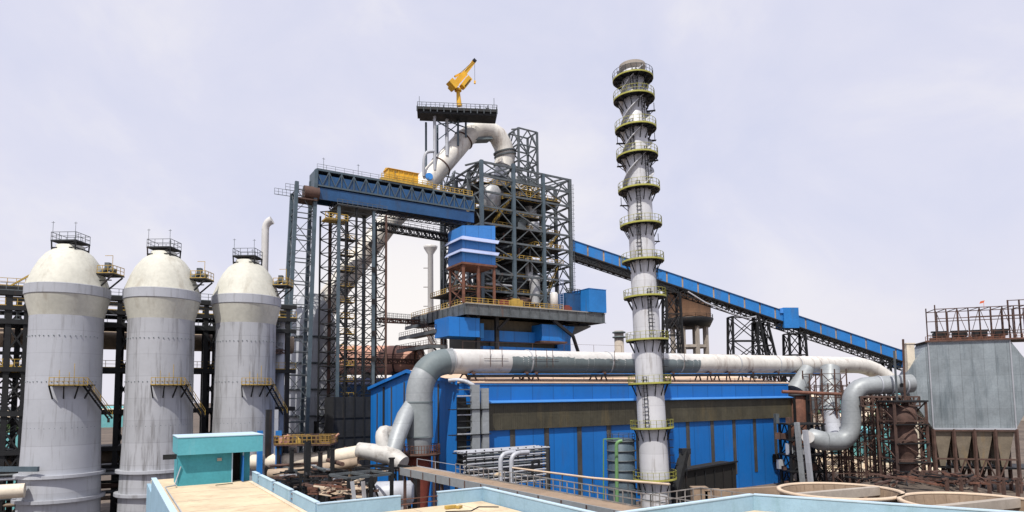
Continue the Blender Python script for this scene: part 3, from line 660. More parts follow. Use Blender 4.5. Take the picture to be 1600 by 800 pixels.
for i, py in enumerate(plat_y):
    z_ = lz(py); r0 = cr_(z_); ro = 3.5 if i > 0 else 3.45
    p = MB().lathe([(r0-.05, z_), (ro, z_), (ro, z_+.12), (r0-.05, z_+.12)], (0, 0, 0), 36, smooth=False).build('platform', 'dark', ch)
    MB().lathe([(ro+.01, z_-.08), (ro+.05, z_-.02), (ro+.05, z_+.2), (ro+.01, z_+.2)], (0, 0, 0), 36, smooth=False).build('toe_plate', 'lime', p)
    rp = [(ro*math.cos(a*math.pi/12), ro*math.sin(a*math.pi/12), z_+.12) for a in range(24)]
    MB().rail(rp, 1.25, .055, 2, True).build('railing', 'lime' if i > 0 else 'steel', p)
    mb = MB()
    for k in range(12):
        a = k*math.pi/6+.13; n_ = Vector((math.cos(a), math.sin(a), 0)); mb.bar(n_*(r0)+Z*(z_-2.0), n_*(ro-.45)+Z*(z_-.06), .13); mb.bar(n_*r0+Z*(z_-.12), n_*ro+Z*(z_-.12), .12)
    mb.build('bracket', 'dark', p)
    if i < len(plat_y)-1:
        zb = lz(plat_y[i+1])+.2; a = R(-62 if i % 2 else -118); a = {0: R(-95), 8: R(-35), 9: R(-118), 10: R(-30), 4: R(-105), 5: R(-112), 6: R(-40), 7: R(-85)}.get(i, a)
        n_ = Vector((math.cos(a), math.sin(a), 0)); lm = MB(); ladder(lm, n_*(r0+.35)+Z*zb, n_*(r0+.3)+Z*(z_+1.2), .55, n_); lm.build('ladder', 'dark', ch)
for zz, a in ((lz(385), 20), (lz(330), 190), (lz(225), 5), (lz(230), 185), (lz(265), 175), (lz(180), -10), (lz(262), -20)):
    n_ = Vector((math.cos(R(a)), math.sin(R(a)), 0)); MB().box(n_*2.7+Z*zz, (1.6, .5, .12), R(a)).bar(n_*3.3+Z*zz, n_*3.3+Z*(zz+1.4), .08).bar(n_*2+Z*(zz-1), n_*3.2+Z*zz, .09).build('sampling_bracket', 'dark', ch)
ch.rotation_mode = 'QUATERNION'; ch.rotation_quaternion = Z.rotation_difference(ax); ch.location = cz0

# ================================================================== CONVEYOR
A5, B5 = P(893, 396, 182), P(1418, 571, 192)
cv = thing('conveyor_gallery', 'long sloping blue conveyor gallery running down from the furnace to the right', 'conveyor', Vector((A5.x, A5.y, 0)))
d5 = (B5-A5); h5 = Vector((d5.x, d5.y, 0)).normalized(); s5 = Vector((-h5.y, h5.x, 0)); dn5 = d5.normalized(); LC = d5.length
def CV(t, b, dz): return A5+dn5*(LC*t)+s5*b+Z*dz
def seg(a, b, b0, b1, z0_, z1_): 
    return MB().frame(CV(a, b0, z0_), CV(b, b0, z0_)-CV(a, b0, z0_), s5*(b1-b0), Z*(z1_-z0_))
nseg = 22
for i in range(nseg):
    a, b = i/nseg, (i+1)/nseg-.005
    seg(a, b, -1.9, -1.75, .3, 3.3).build('side_panel', 'blue_c', cv)
seg(0, 1, 1.75, 1.9, .3, 3.3).build('back_panel', 'blue_c', cv)
seg(0, 1, -1.74, -1.7, .3, 3.2).build('lining', 'gasp', cv)
seg(0, 1, -2.1, 2.1, 3.3, 3.55).build('roof', 'blue_d', cv)
seg(0, 1, -2.0, 2.0, -.05, .3).build('floor', 'dark', cv)
mb = MB(); truss(mb, CV(0, 0, -1.7), CV(1, 0, -1.7), 1.6, 3.4, 56, .22, s5); mb.build('under_truss', 'dark', cv)
seg(0, .30, -1.6, 1.6, -1.5, -.1).build('belly_sheet', 'dark', cv)
jt = (P(1244, 505, 184)-A5).length/LC
q = CV(jt, 0, 0); MB().frame(q-h5*2.6-s5*2.4-Z*.9, h5*4.6, s5*4.8, Z*6.0).build('junction_house', 'blue_c', cv)
MB().frame(q-h5*3.6-s5*2.3+Z*3.5, h5*2.2, s5*4.6, Z*1.4).build('junction_house', 'blue_l', cv)
q = CV(.985, 0, 0); MB().frame(q-h5*1.5-s5*2.6-Z*1.2, h5*3.4, s5*5, Z*5.4).build('end_house', 'blue_c', cv)
# inclined pipe clipped under the belly
MB().tube([CV(.33, -2, -.4), CV(.38, -2, -1.9), CV(.46, -2, -2.6), CV(.50, -2, -2.5), CV(.53, -2, -1)], .22, 8).build('clipped_pipe', 'stove', cv)
def trestle(px, label, w0, w1, dpx=0, splay=0, nlev=5, style='X', Yg=175, bw=.28):
    t_ = ((px-893)/(1418-893)); 
    # solve position along the conveyor for that column
    a_ = onray(px, Vector((A5.x, A5.y)), Vector((h5.x, h5.y))); s_ = (a_-Vector((A5.x, A5.y))).length
    fr = s_/Vector((d5.x, d5.y)).length; top = CV(fr, 0, -1.9)
    t = thing('trestle', label, 'steel frame', (top.x, top.y, 0), 'trestles under the conveyor')
    for sx in (-1, 1):
        for sy in (-1, 1):
            MB().bar(top+h5*(w1/2*sx+splay*max(sx, 0))+s5*2.6*sy-Z*top.z, top+h5*w0/2*sx+s5*1.6*sy, .55).build('leg', 'dark', t)
    mb = MB()
    for k in range(nlev):
        f0, f1 = k/nlev, (k+1)/nlev
        def pt(sx, sy, f): 
            b_ = top+h5*(w1/2*sx+splay*max(sx, 0))+s5*2.6*sy-Z*top.z; c_ = top+h5*w0/2*sx+s5*1.6*sy; return b_.lerp(c_, f)
        for (i0, i1) in (((-1, -1), (1, -1)), ((1, -1), (1, 1)), ((1, 1), (-1, 1)), ((-1, 1), (-1, -1))):
            mb.bar(pt(*i0, f1), pt(*i1, f1), bw); mb.bar(pt(*i0, f0), pt(*i1, f1), bw*.8); mb.bar(pt(*i1, f0), pt(*i0, f1), bw*.8)
    mb.build('bracing', 'dark', t)
    return t
trestle(1052, 'dark trestle under the conveyor just right of the chimney', 4, 6, nlev=8)
trestle(1164, 'wide splayed trestle under the middle of the conveyor', 8, 10, splay=5, nlev=6)
trestle(1190, 'second narrower trestle right of the wide splayed one', 3, 5, splay=7, nlev=6)
trestle(1243, 'boxy trestle under the conveyor junction house', 5, 6, nlev=6)
trestle(1375, 'short trestle under the low right end of the conveyor', 4, 5, nlev=4)
# elevated concrete water tank
wt = thing('water_tank', 'stained brown elevated concrete water tank on a ring of columns', 'water tank', P(1078, 560, 215).to_2d().to_3d())
q = wt.location; k_ = .215; zt_ = zat(462, 1078, 215); zb_ = zat(500, 1078, 215); zs_ = zat(512, 1078, 215)
MB().lathe([(7.3, zb_), (7.3, zt_), (7.5, zt_+.1), (7.5, zt_+.5), (3, zt_+2.2), (0, zt_+2.6)], (q.x, q.y, 0), 48).build('tank_wall', 'tankc', wt)
MB().lathe([(7.9, zb_+.3), (8.1, zb_), (6.8, zs_), (0, zs_)], (q.x, q.y, 0), 48).build('skirt', 'dark', wt)
MB().rail([(q.x+8*math.cos(a*.524), q.y+8*math.sin(a*.524), zb_+.2) for a in range(12)], 1.2, .1, 3, True).build('railing', 'dark', wt)
for k in range(8):
    a = k*math.pi/4+.2; MB().bar((q.x+5.8*math.cos(a), q.y+5.8*math.sin(a), 0), (q.x+5.8*math.cos(a), q.y+5.8*math.sin(a), zs_+.4), 1.0).build('column', 'conc', wt)
for z_ in (zs_-6.5, zs_-14, 14, 7):
    mb = MB()
    for k in range(8):
        a, b = k*math.pi/4+.2, (k+1)*math.pi/4+.2; mb.bar((q.x+5.8*math.cos(a), q.y+5.8*math.sin(a), z_), (q.x+5.8*math.cos(b), q.y+5.8*math.sin(b), z_), .7, .9)
    mb.build('ring_beam', 'conc', wt)
fl = thing('flare_stack', 'pale far stack with a funnel top in the bright gap left of the furnace', 'stack', P(673, 560, 230).to_2d().to_3d())
q = fl.location; z1_ = zat(385, 673, 230)
MB().lathe([(1.2, 0), (1.0, z1_-3), (2.4, z1_-.8), (2.6, z1_), (2.1, z1_+.3), (0, z1_+.2)], (q.x, q.y, 0), 20).build('shaft', 'white', fl)
for k in range(5): MB().bar((q.x-2.6, q.y, z1_-8-k*7), (q.x, q.y, z1_-8-k*7), .3, .2).build('bracket', 'rusty', fl)
# small far stack between furnace and chimney
fsx = thing('far_stack', 'short grey stack with a flanged top far behind, between furnace and chimney', 'stack', P(968, 560, 240).to_2d().to_3d())
q = fsx.location; z1_ = zat(515, 968, 240)
MB().lathe([(2.0, 0), (1.75, z1_-.5), (0, z1_-.4)], (q.x, q.y, 0), 20).build('shaft', 'conc', fsx)
for z_ in (z1_-1, z1_-2.8): MB().lathe([(1.7, z_-.5), (2.5, z_-.3), (2.5, z_+.1), (1.7, z_+.3)], (q.x, q.y, 0), 20).build('ring', 'primer', fsx)
# ================================================================== BLAST FURNACE
F0 = P(728, 472, 152); zD = F0.z; F0 = Vector((F0.x, F0.y, 0))
PL, PW = 43, 33
bf = thing('blast_furnace', 'blast furnace with blue cast house, broad grey deck and open steel top frame', 'blast furnace', G(F0, 20, 15, 0))
# deck with stiffened edge beam
dk = MB().frame(G(F0, 0, 0, zD-.4), U*PL, B*PW, Z*.35).build('deck', 'conc', bf)
mb = MB()
mb.frame(G(F0, -.1, -.1, zD-2.9), U*(PL+.2), B*.25, Z*2.6); mb.frame(G(F0, -.1, .15, zD-2.9), U*.25, B*PW, Z*2.6); mb.frame(G(F0, PL-.15, .15, zD-2.9), U*.25, B*PW, Z*2.6)
for k in range(15): mb.frame(G(F0, 3*k+.3, -.3, zD-2.9), U*.16, B*.2, Z*2.6)
for k in range(11): mb.frame(G(F0, -.3, 3*k+.6, zD-2.9), U*.2, B*.16, Z*2.6)
mb.frame(G(F0, -.3, -.35, zD-2.95), U*(PL+.6), B*.35, Z*.12); mb.frame(G(F0, -.3, -.35, zD-.42), U*(PL+.6), B*.35, Z*.12)
mb.build('edge_beam', 'steel', bf)
mb = MB()
for k in range(1, 8): mb.frame(G(F0, k*5.4-.2, .2, zD-2.6), U*.4, B*(PW-.4), Z*2.1)
for k in range(1, 6): mb.frame(G(F0, .2, k*5.6-.2, zD-2.4), U*(PL-.4), B*.4, Z*1.9)
mb.build('floor_beam', 'dark', bf)
mb = MB().rail([G(F0, .1, PW, zD), G(F0, .1, .1, zD), G(F0, 29, .1, zD)], 1.2, .1, 1.5); mb.build('railing', 'rail', bf)
# cast house under the deck
def fbox(a0, a1, b0, b1, z0, z1, m, name='cladding'): return MB().frame(G(F0, a0, b0, z0), U*(a1-a0), B*(b1-b0), Z*(z1-z0)).build(name, m, bf)
zz = lambda py, px=780, Y=158: zat(py, px, Y)
fbox(6.5, 31.5, 6.2, 22, 0, zD-3, 'louvre', 'core_wall')
fbox(6.6, 23, 4.6, 6.15, zz(531), zz(514), 'blue'); fbox(6.6, 31, 3.5, 6.15, 6, zz(540), 'blue')
fbox(10, 30, 5.7, 6.1, zz(541), zz(531), 'louvre', 'sheet_band')
fbox(-4, 4.4, 1.2, 9, zz(528), zz(499), 'blue'); fbox(4.4, 6.6, 3, 9, zz(528), zz(505), 'blue_c')
fbox(23, 30.5, 1.4, 7, zz(529), zz(502), 'blue'); fbox(22.8, 31, 1.2, 7.2, zz(532), zz(529), 'rusty', 'box_sill')
MB().prism([G(F0, 30.5, 5, zz(500)), G(F0, 36.5, 5, zz(500)), G(F0, 35, 5, zz(522)), G(F0, 35.3, 5, 8), G(F0, 30.5, 5, 8)], B*12).build('cladding', 'blue', bf)
MB().bar(G(F0, 26, .4, zD-3), G(F0, 32.5, .6, zz(520)), .7).bar(G(F0, 32.5, .6, zz(520)), G(F0, 35.2, 2, zz(545)), .7).build('conveyor_leg', 'dark', bf)
MB().prism([G(F0, 35, 6, zz(500)), G(F0, PL, 6, zD-3), G(F0, PL, 6, zD-3.4), G(F0, 34.8, 6, zz(519))], B*.5).build('deck_bracket', 'steel', bf)
for a in (4.4, 9.8): MB().bar(G(F0, a, 2.2, 0), G(F0, a, 2.2, zD-2.8), .9).build('deck_column', 'dark', bf)
MB().bar(G(F0, 4.4, 1.6, zD-6), G(F0, 1, 1.6, zD-3), .6).bar(G(F0, 9.8, 1.6, zD-6), G(F0, 13, 1.6, zD-3), .6).build('knee_brace', 'dark', bf)
# side galleries at the left
for k, (z_, a0, b0, ln) in enumerate(((zD-6.2, -4, 8, 24), (zD-10.2, -7, 6, 20), (zD-3.3, -2.5, 22, 9))):
    p = MB().frame(G(F0, a0, b0, z_), U*5, B*ln, Z*.25).frame(G(F0, a0, b0-.2, z_-.6), U*5, B*.3, Z*.8).frame(G(F0, a0-.2, b0, z_-.6), U*.3, B*ln, Z*.8).build('gallery', 'steel', bf)
    MB().rail([G(F0, a0, b0+ln, z_+.25), G(F0, a0, b0, z_+.25), G(F0, a0+5, b0, z_+.25)], 1.2, .08, 1.5).build('railing', 'rusty', p)
mb = MB(); rl = MB()
stair(mb, G(F0, -3.5, 10, zD-10), G(F0, -3.5, 18, zD-3), 1.2, rl=rl); stair(mb, G(F0, -6, 8, zD-16), G(F0, -6, 15, zD-10), 1.2, rl=rl)
mb.build('stair', 'rusty', bf); rl.build('handrail', 'rusty', bf)
MB().bar(G(F0, -3, 12, zD-10), G(F0, 4, 12, zD-18), .4).build('knee_brace', 'dark', bf)
# frame tower
zz = lambda py, px=800, Y=169: zat(py, px, Y)
T0 = P(752, 250, 164); zT = T0.z; T0 = Vector((T0.x, T0.y, 0)); TA, TB = 29, 22
zTr = zat(277, 893, 169); 
def FT(a, b, z): return G(T0, a, b, z)
aa = (0, 9.9, 19.7, TA); bb = (0, 7, 14.5, TB)
top = lambda a: zT+1.0*(a > 5)*0+(.8 if 5 < a < 15 else 0)+(-.2 if a > 15 else 0)
for a in aa:
    for b in bb:
        if a in (9.9, 19.7) and b in (7, 14.5): continue
        MB().bar(FT(a, b, 0 if b > 0 else zD-.05), FT(a, b, top(a)-(1.2 if b > 0 else 0)), .85).build('column', 'steel_b' if b == 0 and a < 20 else 'steel', bf)
LV = [zat(y, 800, 167) for y in (456, 428, 402, 377, 352, 326, 303, 279, 258)]
for li, z_ in enumerate(LV):
    mb = MB()
    for b in (0, TB):
        mb.bar(FT(0, b, z_), FT(TA, b, z_), .4, .5)
    for a in (0, TA): mb.bar(FT(a, 0, z_), FT(a, TB, z_), .4, .5)
    for a in (9.9, 19.7): mb.bar(FT(a, 0, z_-.3), FT(a, TB, z_-.3), .4, .5)
    for b in (7, 14.5): mb.bar(FT(0, b, z_-.3), FT(TA, b, z_-.3), .4, .5)
    mb.build('floor_frame', 'steel', bf)
mb = MB(); rng = random.Random(11)
zl = [zD-.5]+LV
for k in range(len(zl)-1):
    z0_, z1_ = zl[k], zl[k+1]
    for i in range(3):
        sty = rng.choice(['K', '/', 'V', 'K', 'V']) if not (i == 0 and k < 4) else '/'
        if sty == '/' : mb.bar(FT(aa[i], 0, z1_), FT(aa[i+1], 0, z0_), .34)
        else: xbrace(mb, FT(aa[i], 0, 0), FT(aa[i+1], 0, 0), z0_, z1_, .3, sty)
        xbrace(mb, FT(aa[i], TB, 0), FT(aa[i+1], TB, 0), z0_, z1_, .3, rng.choice(['K', '/', 'V']))
        xbrace(mb, FT(0, bb[i], 0), FT(0, bb[i+1], 0), z0_, z1_, .3, rng.choice(['K', 'X', 'V', '/']))
        xbrace(mb, FT(TA, bb[i], 0), FT(TA, bb[i+1], 0), z0_, z1_, .3, rng.choice(['K', '/']))
mb.build('bracing', 'steel', bf)
# floors with yellow rails
for k, (z_, a0, a1, b0, b1) in enumerate(((LV[0]+.3, -5, 26, 3, 21), (LV[1], 11, 27, 4, 21), (LV[2], 8, 27, .8, 21), (LV[4], 6, 26.5, 1.6, 20), (LV[5]-.5, -1, 20, 2, 20), (LV[6]+.2, 9, 26, 3, 20), (LV[7], 2, 22, 5, 20), (LV[7]-3.4, 13, 26, .6, 12), (LV[3], 17, 27, .8, 12))):
    p = MB().frame(FT(a0, b0, z_), U*(a1-a0), B*(b1-b0) if k not in (4, 2) else B*(b1-b0), Z*.18).build('walkway_floor', 'dark', bf)
    MB().rail([FT(a0, b1, z_+.2), FT(a0, b0, z_+.2), FT(a1, b0, z_+.2), FT(a1, b1, z_+.2)], 1.25, .12, 1.4).build('railing', 'rail', p)
# furnace body and internals
FC = FT(14.5, 11, 0)
MB().lathe([(7.2, 0), (7.2, zD+3), (7.6, zD+6), (6.6, zD+14), (4.6, zD+22), (2.8, zD+25.5), (2.4, zD+27)], (FC.x, FC.y, 0), 40).build('furnace_shell', 'dark', bf)
MB().lathe([(7.9, zD+1.5), (9, zD+2.3), (9, zD+3.8), (7.9, zD+4.6)], (FC.x, FC.y, 0), 40).build('bustle_pipe', 'rusty', bf)
mb = MB()
for k in range(7):
    z_ = zD+6+k*2.6; r_ = (7.7, 7.4, 7, 6.4, 5.8, 5.2, 4.7)[k]+.15
    mb.lathe([(r_-.5, z_), (r_, z_), (r_, z_+.3), (r_-.5, z_+.3)], (FC.x, FC.y, 0), 40)
mb.build('stiffening_ring', 'steel', bf)
# four uptakes joining to the downcomer
def onF(px, py, b=11): 
    # point on vertical plane through furnace centre line b
    o = FT(0, b, 0); g_ = onray(px, Vector((o.x, o.y)), Vector((U.x, U.y))); return P(px, py, g_.y)
apexL = [onF(px, py) for px, py in ((786, 262), (790, 246), (786, 228), (777, 212), (765, 204), (750, 203), (738, 207), (727, 216), (712, 233), (665, 287), (600, 355), (540, 433), (497, 493), (487, 512))]
dr = [x*1.13 for x in (2.55, 2.5, 2.45, 2.4, 2.35, 2.3, 2.3, 2.35, 2.45, 2.5, 2.55, 2.6, 2.6, 2.0)]
dc = thing('downcomer_pipe', 'huge white downcomer pipe arching off the furnace top and slanting down left', 'pipe', Vector((apexL[9].x, apexL[9].y, 0)))
MB().tube(apexL[:8], dr[:8], 32).build('goose_neck', 'downc', dc)
MB().tube(apexL[7:], dr[7:], 32).build('slanting_pipe', 'downc', dc)
c0, c1 = apexL[1], apexL[2]; d_ = (c1-c0).normalized()
for m_ in (.15, .45): c = c0.lerp(c1, m_); MB().tube([c-d_*.2, c+d_*.2], 3.3, 32).build('collar', 'steel', dc)
for f, a, b in ((.5, 8, 9), (.2, 7, 8), (.4, 9, 10), (.5, 10, 11)):
    c = apexL[a].lerp(apexL[b], f); d_ = (apexL[b]-apexL[a]).normalized(); MB().tube([c-d_*.15, c+d_*.15], 2.98, 32).build('clamp_ring', 'rusty', dc)
def port(f, a, b, side, m_='blue_d', r_=1.0):
    c = apexL[a].lerp(apexL[b], f); d_ = (apexL[b]-apexL[a]).normalized(); n_ = side-(d_*side.dot(d_)); n_.normalize()
    MB().tube([c+n_*2.4, c+n_*3.1], r_, 18).build('manhole', m_, dc)
port(.95, 8, 9, Vector((.1, -1, -.1)), 'blue_c'); port(.42, 10, 11, Vector((.5, -1, 0)), 'dark', .8)
MB().bar(onF(738, 213)-Z*1.2, onF(765, 212)-Z*1.2, 3.4, .7).build('saddle_beam', 'primer', dc)
# uptake ducts inside the frame
def duct(pts, r_, m_='alu', n_='uptake'): MB().tube(pts, r_, 24).build(n_, m_, bf)
j0 = onF(787, 256)
duct([j0, FT(10, 9, zz(288)), FT(7.5, 8, zz(304)), FT(7.5, 8, zz(330))], [2.2, 2.0, 2.2, 1.5])
duct([j0, FT(15.5, 8, zz(280)), FT(20, 7, zz(303)), FT(20.5, 7, zz(325))], [2.2, 1.9, 1.9, 1.5])
duct([j0, FT(12, 14, zz(290)), FT(12, 17, zz(320))], [2.2, 1.8, 1.6])
duct([FT(17, 3.6, zz(432)), FT(17, 3.6, zz(395))], 1.1); duct([FT(18.2, 2.6, zz(470)), FT(18.2, 2.6, zz(425))], 1.5); duct([FT(18.2, 3, zz(352)), FT(18.2, 3, zz(338))], 1.7)
duct([FT(23, 4, zD+.2), FT(23, 4, zz(452))], 1.2)
MB().lathe([(1.0, zz(330)), (3.0, zz(312)), (3.1, zz(292)), (2.4, zz(286)), (0, zz(284))], FT(6, 6, 0), 24).build('top_hopper', 'alu', bf)
MB().lathe([(1.0, zz(352)), (3.2, zz(336)), (3.2, zz(322)), (0, zz(318))], FT(15, 6, 0), 24).build('top_hopper', 'primer', bf)
# process pipes and boxes between the floors
rng = random.Random(21)
for k in range(46):
    a0 = rng.uniform(0, 25); b0 = rng.uniform(1.5, 15); lv = rng.choice(zl[:8])+rng.uniform(.6, 3.4); ln = rng.uniform(3, 10)
    m_ = rng.choice(['steel', 'dark', 'rusty', 'stove', 'dark', 'steel', 'alu'])
    if rng.random() < .55:
        pts = [FT(a0, b0, lv), FT(min(a0+ln, 26), b0, lv), FT(min(a0+ln, 26), b0, lv+rng.uniform(-3, 3))]
    else: pts = [FT(a0, b0, lv), FT(a0, b0, lv+ln*.8)]
    MB().tube(pts, rng.uniform(.15, .42), 8).build('process_pipe', m_, bf)
for k in range(34):
    a0 = rng.uniform(1, 25); b0 = rng.uniform(1.2, 14); z_ = rng.choice(zl[:8]); w_, h_ = rng.uniform(.8, 2.6), rng.uniform(.9, 2.4)
    q = MB().box(FT(a0, b0, z_+h_/2+.3), (w_, w_*.8, h_), YAW)
    q.box(FT(a0, b0, z_+h_+.45), (w_*.5, w_*.5, .3), YAW).bar(FT(a0, b0, z_+h_), FT(a0, b0, z_+h_+1.2), .15)
    q.build('equipment_box', rng.choice(['steel', 'dark', 'dark', 'rusty', 'conc', 'steel_b']), bf)
for a_, z0_, z1_ in ((25.6, zD, LV[2]), (25.6, LV[2], LV[4]), (10.5, LV[4], LV[6])):
    mb = MB(); rl = MB(); stair(mb, FT(a_-6, 1.6, z0_+.3), FT(a_, 1.6, z1_-.2), 1, rl=rl); s_ = mb.build('stair', 'dark', bf); rl.build('handrail', 'rail', s_)
mb = MB(); ladder(mb, FT(TA+.6, -.3, zD), FT(TA+.6, -.3, zT-2), .6, (0, -1, 0)); mb.build('ladder', 'steel', bf)
# cross beams on the frame roof plus the raised back tower
mb = MB()
for a in (0, 9.9, 19.7): xbrace(mb, FT(a, 0, 0), FT(a+9.3, 0, 0), LV[-2], LV[-1], .36, 'X')
for a0, b0, a1, b1 in ((0, 0, 9.2, 22), (9.2, 0, 0, 22), (9.2, 0, 18.4, 22), (27, 0, 18.4, 22)): mb.bar(FT(a0, b0, LV[-1]), FT(a1, b1, LV[-1]), .35)
mb.bar(FT(0, 0, LV[-1]), FT(-1, 7, LV[-1]+1), .4); mb.build('roof_bracing', 'steel', bf)
bt = P(839, 207, 182); bo = Vector((bt.x, bt.y, 0))
cs_ = [G(bo, 0, 0), G(bo, -6.5, 0), G(bo, -6.5, 5), G(bo, 0, 5)]
for i_, c in enumerate(cs_): MB().bar((c.x, c.y, LV[-3]), (c.x, c.y, bt.z), .55).build('mast_leg', 'steel', bf)
mb = MB()
for k in range(4):
    z0_, z1_ = LV[-2]+(bt.z-LV[-2])*k/4, LV[-2]+(bt.z-LV[-2])*(k+1)/4
    for i_ in range(4): xbrace(mb, cs_[i_], cs_[(i_+1) % 4], z0_, z1_, .36, 'K' if k % 2 else 'X')
mb.bar(G(bo, -6.5, 0, bt.z-.3), G(bo, -8.8, 0, bt.z-1), .35)
mb.build('mast_bracing', 'steel', bf)
# left bracket frame between bridge and furnace (x 688-735)
l0 = onray(690, Vector((T0.x, T0.y)), Vector((B.x, B.y))); L0 = Vector((l0.x, l0.y, 0))
for dpa, dpb, zt_ in ((0, 0, zat(262, 690, 180)), (4, 0, zat(262, 705, 182)), (0, -6, zat(285, 700, 175))):
    c = G(L0, dpa, dpb); MB().bar((c.x, c.y, 0), (c.x, c.y, zt_), .7).build('column', 'steel', bf)
mb = MB(); zk = [zat(y, 700, 178) for y in (500, 460, 420, 380, 345, 318, 300, 262)]
for k in range(7):
    xbrace(mb, G(L0, 0, 0), G(L0, 4, 0), zk[k], zk[k+1], .35, 'X'); xbrace(mb, G(L0, 0, 0), G(L0, 0, -6), zk[k], zk[k+1], .35, 'X')
mb.bar(G(L0, 0, -6, zk[-1]-3), G(L0, 4, -1, zat(240, 715, 172)), .4); mb.bar(G(L0, 4, 0, zat(240, 715, 172)), FT(-1, 4, zk[-2]), .4)
mb.bar(G(L0, 4, -2, zk[-1]-6), FT(0, 1, LV[-1]), .5)
mb.build('bracing', 'steel', bf)
# small service house on the deck (red legs) and others
H0 = P(723, 409, 152.3); zb = H0.z; H0 = Vector((H0.x, H0.y, 0)); hw, hd = 9.2, 7.8; zt1 = zat(352, 723, 152.3)
sv = thing('service_house', 'three tiered light blue service house on rust red legs on the furnace deck', 'building', G(H0, 4, 4, zD))
for k in range(3):
    z0_ = zb+(zt1-zb)*k/3; z1_ = zb+(zt1-zb)*(k+1)/3; o_ = .12*k
    MB().frame(G(H0, 0, 0, z0_), U*hw, B*hd, Z*(z1_-z0_-.02)).build('wall', 'blue_l', sv)
    if k: MB().prism([G(H0, -1.0, -1.0, z0_-.75), G(H0, -1.0, -1.0, z0_-.6), G(H0, .0, -.03, z0_+.42), G(H0, 0, -.03, z0_+.2)], U*(hw+1.2)).build('eave', 'eave', sv); MB().prism([G(H0, -1.02, -1.0, z0_-.75), G(H0, -1.02, -1.0, z0_-.6), G(H0, -.03, 0, z0_+.42), G(H0, -.03, 0, z0_+.2)], B*(hd+1)).build('eave', 'eave', sv)
MB().prism([G(H0, 0, 0, zt1), G(H0, hw, 0, zt1), G(H0, hw, 0, zt1+1.1)], B*hd).build('roof', 'blue_l', sv)
MB().frame(G(H0, -.3, -.3, zb-.5), U*(hw+.6), B*(hd+.6), Z*.48).build('base_frame', 'rust', sv)
for a in (.3, 4.4, hw-.3):
    for b in (.3, hd-.3): MB().bar(G(H0, a, b, zD), G(H0, a, b, zb-.5), .55 if b < 1 else .4).build('leg', 'rust', sv)
mb = MB()
for z0_, z1_ in ((zD+.3, zD+4.2), (zD+4.2, zb-.6)): xbrace(mb, G(H0, .3, hd-.3), G(H0, hw-.3, hd-.3), z0_, z1_, .22); xbrace(mb, G(H0, .3, .3), G(H0, .3, hd-.3), z0_, z1_, .22); mb.bar(G(H0, .3, .3, z1_), G(H0, hw-.3, .3, z1_), .25)
mb.build('bracing', 'rust', sv)
cb_ = thing('deck_cabin', 'plain bright blue cabin on the right end of the furnace deck', 'cabin', G(F0, 38, 4, zD))
ca = (onray(920, Vector((F0.x, F0.y)), Vector((U.x, U.y)))-Vector((F0.x, F0.y))).length
MB().frame(G(F0, ca, -.6, zat(487, 940, 172)), U*(PL+.3-ca), B*7.5, Z*(zat(451, 940, 172)-zat(487, 940, 172))).build('wall', 'blue_c', cb_)
MB().frame(G(F0, ca-.1, -.7, zat(451, 940, 172)), U*(PL+.5-ca), B*7.7, Z*.12).build('roof', 'blue_l', cb_)
MB().frame(G(F0, ca-5.2, 3, zD), U*5.1, B*6, Z*5.2).build('annex_wall', 'blue_d', cb_)
MB().rail([G(F0, ca-5, 2.9, zD+5.3), G(F0, ca-.2, 2.9, zD+5.3)], 1.1, .12, 1).build('railing', 'dark', cb_)
tv = thing('deck_vessel', 'small white upright vessel standing on the furnace deck by its ladder', 'vessel', G(F0, 27.4, 1.8, zD))
MB().lathe([(0, zD), (1.05, zD), (1.05, zD+4.2), (.7, zD+4.7), (0, zD+4.8)], G(F0, 27.4, 1.8, 0), 20).build('shell', 'white', tv)
mb = MB(); ladder(mb, G(F0, 29.4, 1.2, zD), G(F0, 29.4, 1.2, zD+8.5), .9, (0, -1, 0), cage=False); mb.build('ladder', 'eave', tv)
for k, (a, b, w_, h_, m_, lab) in enumerate(((15.2, 1.6, 3.4, 1.7, 'rail', 'tan crate stack on the furnace deck near its middle'), (11.5, 1.5, 2.6, 1.2, 'red', 'red machine on the furnace deck left of the tan crates'), (31.5, 1.8, 2.4, 1.1, 'red', 'small red machine on the furnace deck near the blue cabin'))):
    q = G(F0, a, b, zD); mb = MB().box(q+Z*h_/2, (w_, 1.4, h_), YAW).box(q+Z*(h_+.2), (w_*.6, .8, .4), YAW); tag(mb.build('deck_machine', m_, None, q), lab, 'machine')
# ------------------------------------------------------------------ furnace top platform and crane
oP = P(652, 188, 160); zP1 = zat(166, 652, onF(652, 186).y-3); zP0 = zP1-1.5
tp = thing('top_platform', 'dark railed maintenance platform on posts above the downcomer arch', 'platform', onF(714, 200)-Z*0)
o_ = onF(652, 186); TU = Vector((1, .12, 0)).normalized(); TB_ = Vector((-TU.y, TU.x, 0)); Lp = 124*.001*o_.y*1.03; o_ = Vector((o_.x, o_.y, 0)); TYAW = math.atan2(TU.y, TU.x)
def GT(o, a, b, z): p = Vector(o)+TU*a+TB_*b; p.z = z; return p
MB().frame(GT(o_, .6, -2.5, zP0), TU*(Lp-.6), TB_*5, Z*(zP1-zP0)*.55).frame(GT(o_, 0, -3, zP0+(zP1-zP0)*.55), TU*Lp, TB_*6, Z*(zP1-zP0)*.45).build('deck', 'dark', tp)
for k in range(13): MB().bar(GT(o_, k*Lp/12, -3.1, zP0+.2), GT(o_, k*Lp/12, -3.1, zP1+.1), .2).build('edge_rib', 'steel', tp)
